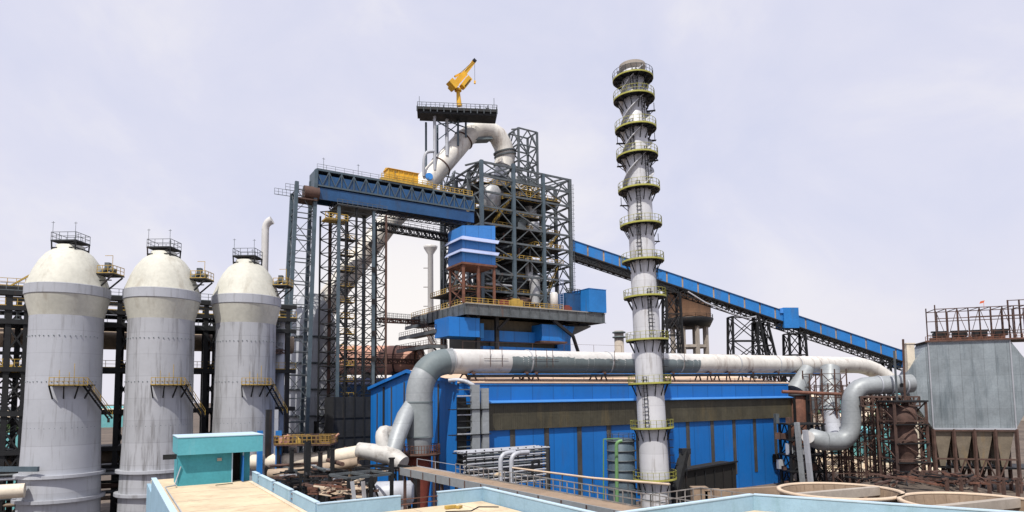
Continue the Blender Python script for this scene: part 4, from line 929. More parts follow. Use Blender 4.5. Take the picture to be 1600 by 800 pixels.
MB().rail([GT(o_, .1, -2.9, zP1), GT(o_, Lp, -2.9, zP1), GT(o_, Lp, 2.9, zP1), GT(o_, .1, 2.9, zP1), GT(o_, .1, -2.9, zP1)], 1.3, .1, 1.2).bar(GT(o_, .6, -2.9, zP1), GT(o_, .6, -2.9, zP1+2.8), .1).bar(GT(o_, Lp-.8, -2.9, zP1), GT(o_, Lp-.8, -2.9, zP1+3.2), .1).build('railing', 'steel', tp)
rng = random.Random(4)
for k in range(11):
    a = rng.uniform(1, Lp-1); h_ = rng.uniform(.6, 1.8); MB().box(GT(o_, a, rng.uniform(-2, 2), zP1+h_/2), (rng.uniform(.5, 1.6), .8, h_), TYAW).bar(GT(o_, a, 0, zP1), GT(o_, a, 0, zP1+h_+.8), .14).build('deck_equipment', 'dark', tp)
def down_y(px):                              # pipe centre height at column px
    for a, b in zip(apexL, apexL[1:]):
        pass
for px, yb, b_, r_ in ((673, 262, -2.5, .42), (692, 240, -2.5, .5), (708, 225, -3, .3), (720, 212, -3, .3), (690, 238, 2.6, .3), (672, 262, 2.6, .3), (722, 208, 2.6, .3)):
    q = onF(px, yb); q = G(q, 0, b_, q.z-1.5); MB().tube([q, Vector((q.x, q.y, zP0+.2))], r_, 10).build('post', 'stove' if r_ > .35 else 'steel_b', tp)
mb = MB()
for x0, y0, x1, y1 in ((676, 195, 708, 215), (708, 200, 676, 225), (692, 195, 720, 205), (678, 200, 720, 196)): mb.bar(G(onF(x0, y0), 0, -2.8), G(onF(x1, y1), 0, -2.8), .25)
mb.build('bracing', 'steel_b', tp)
MB().tube([onF(656, 280)-B*2.5]+arc(onF(656, 262)-B*2.5, onF(656, 242)-B*2.5, onF(664, 242)-B*2.5, 5)+[onF(672, 241)-B*2.5], .42, 12).build('bent_vent', 'stove', tp)
jc = thing('jib_crane', 'yellow slewing jib crane raised on the topmost platform', 'crane', G(onF(715, 166), 0, -1))
q0 = G(onF(715, 168), 0, -1); q1 = G(onF(713, 143), 0, -1)
MB().tube([q0, q0.lerp(q1, .7), q1], [.75, .55, .5], 14).build('pedestal', 'yellow', jc)
MB().tube([q1-Z*.3, q1+Z*.3], 1.0, 16).build('slew_ring', 'yellow', jc)
def bb_(p, q, w, h, nm, m_='yellow'): MB().bar(p, q, w, h).build(nm, m_, jc)
bb_(G(onF(702, 141), 0, -1), G(onF(723, 118), 0, -1), 1.9, 1.5, 'machinery_house'); bb_(G(onF(701, 138), 0, -1.4), G(onF(706, 133), 0, -1.4), 2.2, 2.6, 'counterweight')
bb_(G(onF(710, 135), 0, -1), G(onF(739, 97), 0, -1), .8, 1.0, 'jib'); bb_(G(onF(717, 141), 0, -2), G(onF(728, 127), 0, -2), 1.5, 1.5, 'cab')
MB().bar(G(onF(719, 141), 0, -2.8), G(onF(727, 131), 0, -2.8), .9, .2).build('cab_window', 'dark', jc)
bb_(G(onF(708, 122), 0, -1), G(onF(718, 117), 0, -1), .5, .5, 'gantry_head'); bb_(G(onF(736, 96), 0, -1), G(onF(740, 100), 0, -1), 1.1, .9, 'jib_head', 'dark')
bb_(G(onF(714, 119), 0, -1.6), G(onF(737, 98), 0, -1.6), .12, .12, 'stay', 'dark')
jh = G(onF(739, 98), 0, -1)
MB().bar(jh, jh-Z*6, .07).build('rope', 'dark', jc); MB().box(jh-Z*6.2, (.5, .5, .8)).build('hook_block', 'yellow', jc)
mb = MB(); cpt = G(onF(706, 134), 0, -1.8); mb.rail([cpt, cpt+(G(onF(722, 118), 0, -1.8)-cpt)], 1.0, .08, 1.2); mb.build('walk_rail', 'yellow', jc)
# ================================================================== HOIST BRIDGE
BL = P(494, 265, 138); zBt = BL.z; BL = Vector((BL.x, BL.y, 0)); zB0 = zat(310, 494, 138); LB = (onray(742, Vector((BL.x, BL.y)), Vector((U.x, U.y)))-Vector((BL.x, BL.y))).length
hb_ = thing('hoist_bridge', 'long blue double deck hoist bridge spanning level from steel tower to furnace frame', 'bridge', G(BL, 18, 2, zB0))
zm0, zm1 = zat(292, 494, 138), zat(289, 494, 138); WB = 4.2
MB().frame(G(BL, 0, 0, zB0), U*LB, B*.3, Z*(zm0-zB0)).build('lower_girder', 'blue_d', hb_)
MB().frame(G(BL, 0, WB, zB0), U*LB, B*.3, Z*(zm0-zB0)).build('lower_girder', 'blue_d', hb_)
MB().frame(G(BL, 0, .3, zm0-.35), U*LB, B*(WB-.3), Z*.3).build('deck', 'dark', hb_)
MB().frame(G(BL, 0, .0, zm1), U*LB, B*.25, Z*(zBt-zm1)*.72).build('upper_girder', 'blue_d', hb_)
MB().frame(G(BL, 0, WB, zm1), U*LB, B*.25, Z*(zBt-zm1)).build('upper_girder', 'blue_d', hb_)
MB().frame(G(BL, -.1, -.2, zBt), U*LB, B*(WB+.6), Z*.22).build('roof', 'steel_b', hb_)
mb = MB(); n = 14
for k in range(n+1):
    a = LB*k/n; mb.bar(G(BL, a, -.12, zm1-.1), G(BL, a, -.12, zBt), .22)
    if k < n: mb.bar(G(BL, a, -.12, zBt-.1), G(BL, a+LB/n/2, -.12, zm1+.2), .17); mb.bar(G(BL, a+LB/n/2, -.12, zm1+.2), G(BL, a+LB/n, -.12, zBt-.1), .17)
mb.bar(G(BL, 0, -.14, zBt), G(BL, LB, -.14, zBt), .2, .3).bar(G(BL, 0, -.14, zm1), G(BL, LB, -.14, zm1), .2, .35)
mb.build('web_frame', 'steel_b', hb_)
mb = MB().rail([G(BL, .2, -.1, zBt+.25), G(BL, LB-9, -.1, zBt+.25)], 1.1, .06, 2.0); mb.build('railing', 'steel', hb_)
MB().rail([G(BL, LB-13, -.1, zBt+.25), G(BL, LB-.5, -.1, zBt+.25)], 1.2, .12, 1.2).build('railing', 'rail', hb_)
for k, a in enumerate((1.6, 9.5, 18.5, 27)): MB().bar(G(BL, a, -.1, zBt+.2), G(BL, a, -.1, zBt+3), .07).bar(G(BL, a-.3, -.1, zBt+2.7), G(BL, a+.3, -.1, zBt+2.7), .07).build('lamp_mast', 'steel', hb_)
mb = MB(); truss(mb, G(BL, 4, 2, zB0-.9), G(BL, LB, 2, zB0-.9), .8, 3, 30, .14, B); mb.build('under_truss', 'dark', hb_)
MB().frame(G(BL, -.25, -.2, zB0), U*.25, B*(WB+.6), Z*(zBt-zB0)).build('end_plate', 'steel_b', hb_)
ya = (onray(600, Vector((BL.x, BL.y)), Vector((U.x, U.y)))-Vector((BL.x, BL.y))).length; yb = (onray(654, Vector((BL.x, BL.y)), Vector((U.x, U.y)))-Vector((BL.x, BL.y))).length
tr = thing('hoist_trolley', 'bright yellow hoist machinery box riding on top of the blue bridge', 'trolley', G(BL, ya, 1, zBt+.3))
hh = zat(262, 625, 147)-zBt
MB().frame(G(BL, ya+1, .4, zBt+.9), U*(yb-ya-1), B*3, Z*(hh-.8)).build('housing', 'yellow', tr)
MB().prism([G(BL, ya+.8, .1, zBt+hh+.1), G(BL, ya+.8, 1.9, zBt+hh+.6), G(BL, ya+.8, 3.6, zBt+hh+.1), G(BL, ya+.8, 3.6, zBt+hh), G(BL, ya+.8, .1, zBt+hh)], U*(yb-ya-.6)).build('roof', 'yellow', tr)
mb = MB()
for k in range(7): mb.bar(G(BL, ya+1+(yb-ya-1.1)*k/6, .33, zBt+.9), G(BL, ya+1+(yb-ya-1.1)*k/6, .33, zBt+hh), .14)
mb.build('rib', 'yellow', tr)
MB().frame(G(BL, ya-1, -.4, zBt+.3), U*(yb-ya+4.5), B*4.5, Z*.6).build('chassis', 'rail', tr)
MB().rail([G(BL, ya-1, -.4, zBt+.8), G(BL, yb+3.4, -.4, zBt+.8)], 1.0, .12, 1.3).build('railing', 'rail', tr)
# bridge end tower (four tall legs)
Tq = G(BL, -4.0, 0); 
et = thing('hoist_tower', 'tall narrow four legged steel tower holding up the left end of the blue bridge', 'tower', G(Tq, 2, 2, 0))
tower(et, [G(Tq, 0, 0), G(Tq, 4, 0), G(Tq, 4, 4), G(Tq, 0, 4)], 0, [zat(284, 466, 136), zBt-.1, zBt-1.5, zat(303, 454, 139)], 13, .75, .2, 'Z', 'steel_b', 'steel', taper=1.2, lean=Vector((-2.0, -.3, 0)))
for k in range(26): z_ = 3+k*2.45; Tl = Tq+Vector((-2.0, -.3, 0))*(1-z_/70); MB().bar(G(Tl, 0, 0, z_), G(Tl, 4, 0, z_), .15).bar(G(Tl, 4, 0, z_), G(Tl, 4, 4, z_), .15).bar(G(Tl, 0, 0, z_), G(Tl, 0, 4, z_), .15).build('lacing', 'steel', et)
hq = P(478, 284, 138); MB().tube([G(hq, -.6, -.6, hq.z-2.6), G(hq, 2.6, -.6, hq.z-2.6)], 1.5, 16).box(G(hq, 0, 0, hq.z-4.4), (4, 4, .3), YAW).build('sheave', 'rusty', et)
MB().rail([G(Tq, -2.5, -.2, zat(300, 466, 136)), G(Tq, 4, -.2, zat(300, 466, 136))], 1.4, .07, .9).rail([G(Tq, -4, 3.5, zat(306, 455, 138)), G(Tq, 1, 3.5, zat(306, 455, 138))], 1.4, .07, .9).build('railing', 'steel', et)
# lift and stair tower under the bridge
L2 = P(527, 600, 139); L2 = Vector((L2.x, L2.y, 0)); za, zb2 = zat(322, 513, 139), zat(328, 590, 145)
lt2 = thing('lift_tower', 'broad lattice lift and stair tower with small yellow landings under the blue bridge', 'tower', G(L2, 5, 3, 0))
gx = (0, 4.0, 8.0, 11.0); 
for a in gx:
    for b in (0, 6.6):
        m_ = 'rusty' if (a == 11.0 or (a == 0 and b > 0)) else ('steel_b' if a in (0, 8.0) else 'dark')
        MB().bar(G(L2, a, b, 0), G(L2, a, b, za+(0 if a < 9 else -.5)), .62 if a in (0, 8.0) else .42).build('column', m_, lt2)
for a, b in ((1.6, .1), (6.0, .1), (-3.2, 3.2), (9.6, 3)):
    MB().bar(G(L2, a, b, 0), G(L2, a, b, za-2), .34).build('column', 'dark', lt2)
mb = MB(); nl = 19
for k in range(nl):
    z0_, z1_ = 2+(za-3)*k/nl, 2+(za-3)*(k+1)/nl
    for i in range(3):
        xbrace(mb, G(L2, gx[i], 0), G(L2, gx[i+1], 0), z0_, z1_, .2, ('/', 'X', 'V')[i] if i != 0 else '/')
        xbrace(mb, G(L2, gx[i], 6.6), G(L2, gx[i+1], 6.6), z0_, z1_, .18, '/')
    for a in (0, 4, 11): xbrace(mb, G(L2, a, 0), G(L2, a, 6.6), z0_, z1_, .18, 'X' if a == 0 else '/')
    mb.bar(G(L2, -3.2, 3.2, z1_), G(L2, 0, 0, z1_), .18); mb.bar(G(L2, -3.2, 3.2, z1_), G(L2, 0, 6.6, z1_), .18); mb.bar(G(L2, -3.2, 3.2, z0_), G(L2, 0, 6.6, z1_), .15)
mb.build('bracing', 'dark', lt2)
for k in range(15):
    z_ = 6+k*3.5+.01*k
    if z_ > za-3: break
    p = MB().frame(G(L2, .3, .2, z_), U*3.4, B*1.6, Z*.14).build('landing', 'dark', lt2)
    MB().rail([G(L2, .3, .2, z_+.15), G(L2, 3.7, .2, z_+.15)], 1.1, .09, 1).build('railing', 'rail', p)
    mb = MB(); a0, a1 = (.6, 3.4) if k % 2 else (3.4, .6); stair(mb, G(L2, a0, 1.2+(k % 2)*1.4, z_), G(L2, a1, 1.2+(k % 2)*1.4, z_+3.4), .9); mb.build('stair_flight', 'steel', lt2)
MB().frame(G(L2, -.5, -.5, za), U*9.2, B*7.6, Z*.35).build('top_frame', 'dark', lt2)
MB().rail([G(L2, -.5, -.5, za+.3), G(L2, 11, -.5, za+.3)], 1.1, .08, 1.2).build('railing', 'steel', lt2)
MB().frame(G(L2, -3, 0, zat(345, 520, 139)), U*5, B*3, Z*.3).rail([G(L2, -3, -.1, zat(345, 520, 139)+.3), G(L2, 2, -.1, zat(345, 520, 139)+.3)], 1.2, .13, .9).build('upper_landing', 'rail', lt2)
for z_ in (zat(520, 590, 142), zat(470, 590, 142), zat(420, 590, 142), zat(560, 590, 142)): MB().box(G(L2, 8.0, -.4, z_), (.9, .5, 1.1), YAW).build('junction_box', 'dark', lt2)
# dark sheeted base of the lift tower
ds = thing('dark_sheet_house', 'black sheeted machine house at the foot of the lift tower beside the blue gable', 'building', G(L2, 5, 3, 0))
q = P(522, 640, 134); zt_ = zat(620, 545, 136); q = Vector((q.x, q.y, 0))
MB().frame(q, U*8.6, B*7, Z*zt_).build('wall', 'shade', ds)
mb = MB()
for k in range(5): mb.bar(G(q, k*2.15, -.06, 0), G(q, k*2.15, -.06, zt_), .22)
for z_ in (4, 8, 12, 16): mb.bar(G(q, 0, -.06, z_), G(q, 8.6, -.06, z_), .18)
mb.build('rib', 'dark', ds)
# link walkways
def link(name, label, a, b, h, w, n, m_, rm='steel'):
    t = thing(name, label, 'walkway', (Vector(a)+Vector(b))/2); s_ = (Vector(b)-Vector(a)).cross(Z).normalized()
    mb = MB(); truss(mb, a, b, h, w, n, .2, s_); mb.build('truss', m_, t)
    MB().frame(Vector(a)+s_*w/2+Z*(h+.05), Vector(b)-Vector(a), -s_*w, Z*.12).build('floor', m_, t)
    MB().rail([Vector(a)-s_*-w/2+Z*(h+.2), Vector(b)+s_*w/2+Z*(h+.2)], 1.2, .07, 2).rail([Vector(a)-s_*w/2+Z*(h+.2), Vector(b)-s_*w/2+Z*(h+.2)], 1.2, .07, 2).build('railing', rm, t)
    return t
link('link_walkway', 'thin railed lattice walkway crossing high from lift tower to furnace', P(592, 359, 145), P(702, 377, 162), 1.5, 1.6, 18, 'dark')
link('link_walkway', 'lower railed walkway between lift tower and furnace deck level', P(590, 503, 146), P(652, 506, 165), .8, 1.5, 10, 'rusty', 'steel')
link('link_walkway', 'long rusty lattice walkway in front of the dusty pink drum', P(470, 566, 160), P(664, 569, 168), 1.0, 2.0, 26, 'rusty', 'rusty')
link('link_walkway', 'short walkway tucked between third stove and hoist tower', P(418, 552, 118), P(450, 552, 130), .6, 1.5, 5, 'rusty', 'steel')
# pink drum behind
pdm = thing('storage_drum', 'huge dusty pink horizontal drum lying behind the lift tower and furnace', 'drum', P(565, 600, 176).to_2d().to_3d())
a_, b_ = P(474, 563, 180), P(658, 563, 176)
MB().tube([a_, b_], 4.1, 40).build('shell', 'pink', pdm)
for f in (.02, .3, .55, .8, .98): c = a_.lerp(b_, f); d_ = (b_-a_).normalized(); MB().tube([c-d_*.2, c+d_*.2], 4.25, 40).build('band', 'rusty', pdm); MB().frame((c.x-1, c.y-2.5, 0), (2, 0, 0), (0, 5, 0), (0, 0, c.z-3)).build('saddle', 'dark', pdm)
# ================================================================== BAG FILTER HOUSE
YF = 131
fa = P(1450, 535, YF); fb = fa+Vector((14.1, 0, 0)); fc_ = P(1450, 670, YF); zt, zb = fa.z, fc_.z; x0, x1 = fa.x, fb.x
fh = thing('filter_house', 'large galvanised grey filter house with slanted end hoods on a rusty frame', 'filter house', (x0, YF, 0))
FROT = R(-18); fh.rotation_euler.z = FROT
DPT = 8.5
MB().frame((x0, YF, zb), (x1-x0, 0, 0), (0, DPT, 0), (0, 0, zt-zb)).build('casing', 'box', fh)
xl, xr = x0-4.1, x1+4.1; zl0, zl1 = P(1420, 585, YF).z, P(1420, 615, YF).z
def hood(xi, xo, nm):
    i = [Vector((xi, YF+.1, zb)), Vector((xi, YF+DPT, zb)), Vector((xi, YF+DPT, zt)), Vector((xi, YF+.1, zt))]
    o = [Vector((xo, YF+.6, zl1)), Vector((xo, YF+DPT-2, zl1)), Vector((xo, YF+DPT-2, zl0)), Vector((xo, YF+.6, zl0))]
    MB().add(i+o, [(0, 1, 5, 4), (1, 2, 6, 5), (2, 3, 7, 6), (3, 0, 4, 7), (4, 5, 6, 7)]).build(nm, 'box', fh)
hood(x0, xl, 'inlet_hood'); hood(x1, xr, 'outlet_hood')
mb = MB()
for xa in (x0, x1): mb.bar((xa, YF-.04, zb), (xa, YF-.04, zt), .28, .1)
mb.bar((x0, YF-.05, zb), (x1, YF-.05, zb), .1, .3).bar((x0, YF-.05, zt), (x1, YF-.05, zt), .1, .3)
mb.build('corner_trim', 'stove', fh)
nh = 4; wq = (x1-x0)/nh
for r_ in range(2):
    for k in range(nh):
        xa = x0+wq*k+.15; xb = xa+wq-.3; ya_, yb_ = YF+.3+r_*4.1, YF+4.2+r_*4.1; xm, ym = (xa+xb)/2, (ya_+yb_)/2; zl_ = zb-7.6
        tp_ = [Vector((xa, ya_, zb)), Vector((xb, ya_, zb)), Vector((xb, yb_, zb)), Vector((xa, yb_, zb))]
        bt_ = [Vector((xm-.45, ym-.45, zl_)), Vector((xm+.45, ym-.45, zl_)), Vector((xm+.45, ym+.45, zl_)), Vector((xm-.45, ym+.45, zl_))]
        MB().add(tp_+bt_, [(0, 1, 5, 4), (1, 2, 6, 5), (2, 3, 7, 6), (3, 0, 4, 7), (4, 5, 6, 7)]).build('hopper', 'hopper', fh)
for k in range(nh+1):
    for y_ in (YF+.1, YF+4.3, YF+DPT-.3): MB().bar((x0+wq*k, y_, 0), (x0+wq*k, y_, zb-.05), .5).build('column', 'rusty', fh)
mb = MB()
for y_ in (YF+.1, YF+DPT-.3):
    for z_ in (zb-6, zb-.35, zb-10.4): mb.bar((x0, y_, z_), (x1, y_, z_), .3)
    for k in range(1, nh-1): 
        xa = x0+wq*k; 
        if k == 1: mb.bar((xa, y_, zb-10.4), (xa+wq/2, y_, zb-6), .22)
        mb.bar((xa+wq, y_, zb-10.4), (xa+wq/2, y_, zb-6), .22); mb.bar((xa+wq, y_, zb-10.4), (xa+wq*1.5, y_, zb-6), .22)
mb.build('frame_bracing', 'rusty', fh)
mb = MB().frame((x0+.2, YF+1, 4.5), (x1-x0+8, 0, 0), (0, 9, 0), (0, 0, .3)); mb.build('lower_floor', 'dark', fh)
for k in range(14):
    xa = x0+1+k*(x1-x0-2)/13; MB().tube([(xa, YF+.7, zt), (xa, YF+.7, zt+.9)], .55, 10).build('pulse_valve', 'rust' if k % 2 else 'rusty', fh)
for k in range(4):
    xa = x0+3+k*wq; MB().box((xa, YF+3, zt+1.6), (2.2, 2, 1.0)).box((xa, YF+3, zt+2.3), (3.0, .8, .3)).build('roof_fan', 'dark', fh)
MB().frame((x0-.6, YF-.4, zt+.02), (x1-x0+9, 0, 0), (0, DPT+.8, 0), (0, 0, .22)).build('roof_slab', 'rusty', fh)
MB().rail([(x0-.5, YF-.3, zt+.25), (x1+8, YF-.3, zt+.25)], .9, .08, 1.0).build('railing', 'rust', fh)
# roof scaffold of pipe frame
sf = thing('roof_scaffold', 'open rusty scaffold frame standing on the filter house roof', 'scaffold', (x0, YF, zt)); sf.rotation_euler.z = FROT
mb = MB(); zs = zat(482, 1500, YF); xs = [x0+2+k*1.95 for k in range(10)]
for k, xa in enumerate(xs):
    for y_ in (YF+1.5, YF+7.5): MB().bar((xa, y_, zt+.2), (xa, y_, zs+(.9 if k == 0 else 0)), .17).build('standard', 'rusty', sf)
    mb.bar((xa, YF+1.5, zs), (xa, YF+7.5, zs), .12)
    if k < 9: mb.bar((xa, YF+1.5, zt+.4), (xs[k+1], YF+1.5, zs), .08) if k % 2 else mb.bar((xa, YF+1.5, zs), (xs[k+1], YF+1.5, zt+.4), .08)
for z_ in (zs, zs-2, zt+2): mb.bar((xs[0], YF+1.5, z_), (xs[-1], YF+1.5, z_), .15); mb.bar((xs[0], YF+7.5, z_), (xs[-1], YF+7.5, z_), .15)
z2 = zs-2.0; mb.bar((xs[3], YF+.5, z2), (xs[-1]+3, YF+.5, z2), .2); mb.bar((xs[7], YF+4, zs+1.4), (xs[-1]+3, YF+4, zs+1.4), .15)
mb.build('ledger', 'rusty', sf)
for xa in (xs[7], xs[8], xs[9]): MB().bar((xa, YF+4, zt+.2), (xa, YF+4, zs+1.5), .22).build('standard', 'rusty', sf)
fp = P(1537, 473, YF+2); tag(MB().bar((fp.x, fp.y, zs), (fp.x, fp.y, fp.z+.3), .05).frame(fp, (-.9, 0, -.2), (0, .03, 0), (.25, 0, .5)).build('small_flag', 'flag', None, (fp.x, fp.y, zs)), 'tiny orange flag on top of the roof scaffold', 'flag')
# duct from pipe to filter house
dy = 131
fd = thing('filter_inlet_duct', 'pale grey duct bending up in a U and entering the filter house hood', 'duct', P(1370, 690, dy).to_2d().to_3d())
e0, e1 = P(1336, 612, dy), P(1424, 600, dy); R6 = 1.85
up = [P(1290, 689, dy), ]+arc(P(1306, 690, dy), P(1331, 690, dy), P(1330, 655, dy), 6)+arc(P(1330, 632, dy), P(1332, 603, dy), P(1358, 603, dy), 6)+[P(1392, 601, dy), P(1424, 599, dy)]
MB().tube(up[:8], R6*1.0, 28).build('lower_bend', 'alu2', fd); MB().tube(up[7:], R6, 28).build('upper_bend', 'alu2', fd)
for px in (1372, 1390, 1412): q = P(px, 602, dy); MB().tube([q-Vector((.12, 0, 0)), q+Vector((.12, 0, 0))], R6+.15, 28).build('flange', 'stove', fd)
MB().tube([P(1400, 602, dy)+Vector((0, -R6, 0)), P(1400, 602, dy)+Vector((0, -R6-.25, 0))], .4, 12).build('manhole', 'dark', fd)
bm_ = P(1372, 615, dy); mb = MB(); truss(mb, P(1340, 634, dy-1), P(1430, 634, dy-1), 1.8, 3, 10, .25, Vector((0, 1, 0))); mb.build('support_truss', 'rusty', fd)
# bottom horizontal and riser pipes
dw = 131.3
cp = thing('riser_ducts', 'silver riser ducts dropping from the gas main into a low horizontal duct', 'duct', P(1290, 690, dw).to_2d().to_3d())
MB().tube([P(1258, 681, dw), P(1266, 683, dw), P(1285, 689, dw), P(1300, 690, dw)], [.7, 1.85, 1.95, 1.9], 28).build('low_duct', 'alu2', cp)
MB().tube([P(1262, 683, dw-.2), P(1262.5, 683, dw-2.9)], 1.2, 20).build('low_branch', 'white', cp)
MB().tube([P(1297, 575, 150), P(1296, 640, 146)], [2.1, 2.2], 24).build('riser', 'alu2', cp)
MB().tube([P(1296, 640, 146), P(1300, 655, 144), P(1305, 688, dw+1)], [2.0, 1.7, 1.7], 24).build('riser_foot', 'stove', cp)
MB().lathe([(2.05, 0), (2.35, 0), (2.35, .5), (2.05, .5)], P(1296, 640, 146), 24).build('flange', 'primer', cp)
MB().tube([P(1262, 576, 152), P(1243, 612, 150)], [1.5, 2.3], 24).build('slanting_duct', 'alu2', cp)
v_ = P(1243, 614, 150)
rf = thing('gas_cleaning_vessel', 'dark rusty cylindrical vessel under the slanting silver duct at the shed end', 'vessel', (v_.x, v_.y, 0))
MB().lathe([(3.0, v_.z-.6), (3.0, v_.z-.2), (0, v_.z)], (v_.x, v_.y, 0), 28).build('top_flange', 'dark', rf)
MB().lathe([(1.0, 5), (2.2, 8), (2.5, v_.z-.7), (2.4, v_.z-.6)], (v_.x, v_.y, 0), 28).build('shell', 'rust', rf)
for k in range(6):
    a = k*math.pi/3; MB().bar((v_.x+2.9*math.cos(a), v_.y+2.9*math.sin(a), 0), (v_.x+2.9*math.cos(a), v_.y+2.9*math.sin(a), v_.z-.6), .4).build('leg', 'dark', rf)
a_, b_ = P(1222, 612, 128), P(1314, 616, 128)
tag(MB().tube([a_, b_], .35, 10).build('crossing_pipe', 'rust', None, a_), 'thin rust coloured pipe crossing in front of the risers', 'pipe')
for k, (px, lab, top_, m_) in enumerate(((1255, 'pale grey leaning post in front of the rusty vessel', 660, 'alu2'), (1268, 'short silver post left of the low duct mouth', 672, 'stove'))):
    q = P(px, 745, 124-k*2); w_ = P(px-10, top_, 124-k*2); tag(MB().bar((q.x, q.y, 0), w_, .75).build('leaning_post', m_, None, (q.x, q.y, 0)), lab, 'post')
# platform stack below (dark) at shed end
dp = thing('valve_platform', 'dark multi level steel platform by the right end of the blue shed', 'steel frame', P(1258, 700, 138).to_2d().to_3d())
q = dp.location; cs_ = [q+Vector((-4, -2, 0)), q+Vector((3, -2, 0)), q+Vector((3, 3, 0)), q+Vector((-4, 3, 0))]
tower(dp, cs_, 0, 13.5, 4, .45, .25, 'K', 'dark', 'dark')
for z_ in (3.5, 6.8, 10, 13.3): MB().frame(q+Vector((-4.5, -2.4, z_)), (8, 0, 0), (0, 5.6, 0), (0, 0, .3)).build('deck', 'dark', dp)
rng = random.Random(31)
for k in range(22):
    h_ = rng.uniform(.8, 2.4); MB().box(q+Vector((rng.uniform(-6, 4), rng.uniform(-2, 2), rng.choice((3.8, 7.1, 10.3, 13.6, .1))+h_/2)), (rng.uniform(.5, 1.8), .9, h_), rng.uniform(0, 1)).build('equipment_box', rng.choice(['dark', 'rusty', 'steel', 'conc', 'stove']), dp)
# scaffold bays between shed and filter house
def scaffold(px, w, d, top_, nb, nl, label, Y, m_='rusty', lw=.22, z0=0):
    c = P(px, 700, Y); t = thing('scaffold_bay', label, 'scaffold', (c.x, c.y, 0), 'rusty scaffold bays near the filter house'); zt_ = zat(top_, px, Y); r = random.Random(int(px))
    for i in range(nb+1):
        for y_ in (0, d): 
            j = r.uniform(-.15, .15); MB().bar((c.x+w*i/nb, c.y+y_, 0), (c.x+w*i/nb+j, c.y+y_, zt_+r.uniform(-.8, .8)), lw).build('standard', m_, t)
    mb = MB()
    for k in range(nl+1):
        z_ = .5+(zt_-.8)*k/nl
        for y_ in (0, d): mb.bar((c.x, c.y+y_, z_), (c.x+w, c.y+y_, z_+r.uniform(-.15, .15)), .13)
        for i in range(nb+1): mb.bar((c.x+w*i/nb, c.y, z_), (c.x+w*i/nb, c.y+d, z_), .13)
        if k < nl:
            z2 = .5+(zt_-.8)*(k+1)/nl
            for i in range(nb): mb.bar(*(((c.x+w*i/nb, c.y, z_), (c.x+w*(i+1)/nb, c.y, z2)) if (i+k) % 2 else ((c.x+w*(i+1)/nb, c.y, z_), (c.x+w*i/nb, c.y, z2))), .15)
            if r.random() < .5: mb.bar((c.x, c.y+d, z_), (c.x+w/nb, c.y+d, z2), .12)
    mb.build('bracing', m_, t)
scaffold(1270, 8.5, 3, 582, 3, 8, 'tall scaffold bay just right of the blue shed end', 146)
scaffold(1322, 6, 3, 600, 2, 8, 'scaffold bay straddling the upright bend of the grey duct', 137)
scaffold(1352, 5, 3, 640, 2, 6, 'low scaffold bay under the grey duct beside the red vessel tower', 135, lw=.26)
scaffold(1440, 4.5, 3, 655, 2, 6, 'scaffold bay hidden under the slanted hood of the filter house', 133)
scaffold(1288, 9, 3, 600, 3, 8, 'scaffold bay standing directly behind the low silver duct', 142)
scaffold(1365, 6, 3, 620, 3, 6, 'dense scaffold bay just left of the vessel tower', 139)
scaffold(1300, 10, 3, 690, 3, 3, 'short wide scaffold bay under the low silver duct', 132, lw=.26)
# red-brown vessel tower
vt = thing('vessel_tower', 'rust brown braced tower enclosing a dark stacked vessel left of the filter house', 'tower', P(1413, 700, 125).to_2d().to_3d())
q = vt.location; zv = zat(628, 1413, 125)
tower(vt, [q+Vector((-3, -2.6, 0)), q+Vector((3, -2.6, 0)), q+Vector((3, 3, 0)), q+Vector((-3, 3, 0))], 0, zv, 5, .38, .24, 'Z', 'rusty', 'rusty')
MB().lathe([(.8, 0), (2.1, 3), (2.2, 6), (1.7, 7), (2.3, 8), (2.3, 12), (1.8, 13), (2.4, 14), (2.4, zv-1), (0, zv-.5)], q, 24).build('vessel', 'rusty', vt)
MB().box(q+Z*(zv+.15), (6.6, 6, .3)).build('top_deck', 'dark', vt)
for k in range(4): MB().box(q+Z*(3+k*3.6), (6.2, 6, .15)).build('floor', 'dark', vt)
# tall thin posts and yellow panel by the hood
for k, (px, t_, b_, lab) in enumerate(((1411, 530, 640, 'tall rusty pole just left of the pale yellow panel'), (1401, 548, 640, 'slightly leaning grey pole beside the conveyor end'))):
    q = P(px, b_, 127); tag(MB().bar((q.x+(.3 if k else 0), q.y, 0), P(px-(4 if k else 0), t_, 127), .3).build('thin_pole', 'rusty' if k == 0 else 'steel', None, (q.x, q.y, 0)), lab, 'pole')
q = P(1421, 560, 134); tag(MB().box((q.x, q.y, q.z-10), (1.6, 1.2, 26)).box((q.x, q.y, q.z+3.1), (1.9, 1.5, .2)).build('panel_shaft', 'hopper' if 0 else 'cream_p', None, (q.x, q.y, 0)), 'pale yellow vertical panel shaft behind the hood edge', 'shaft')
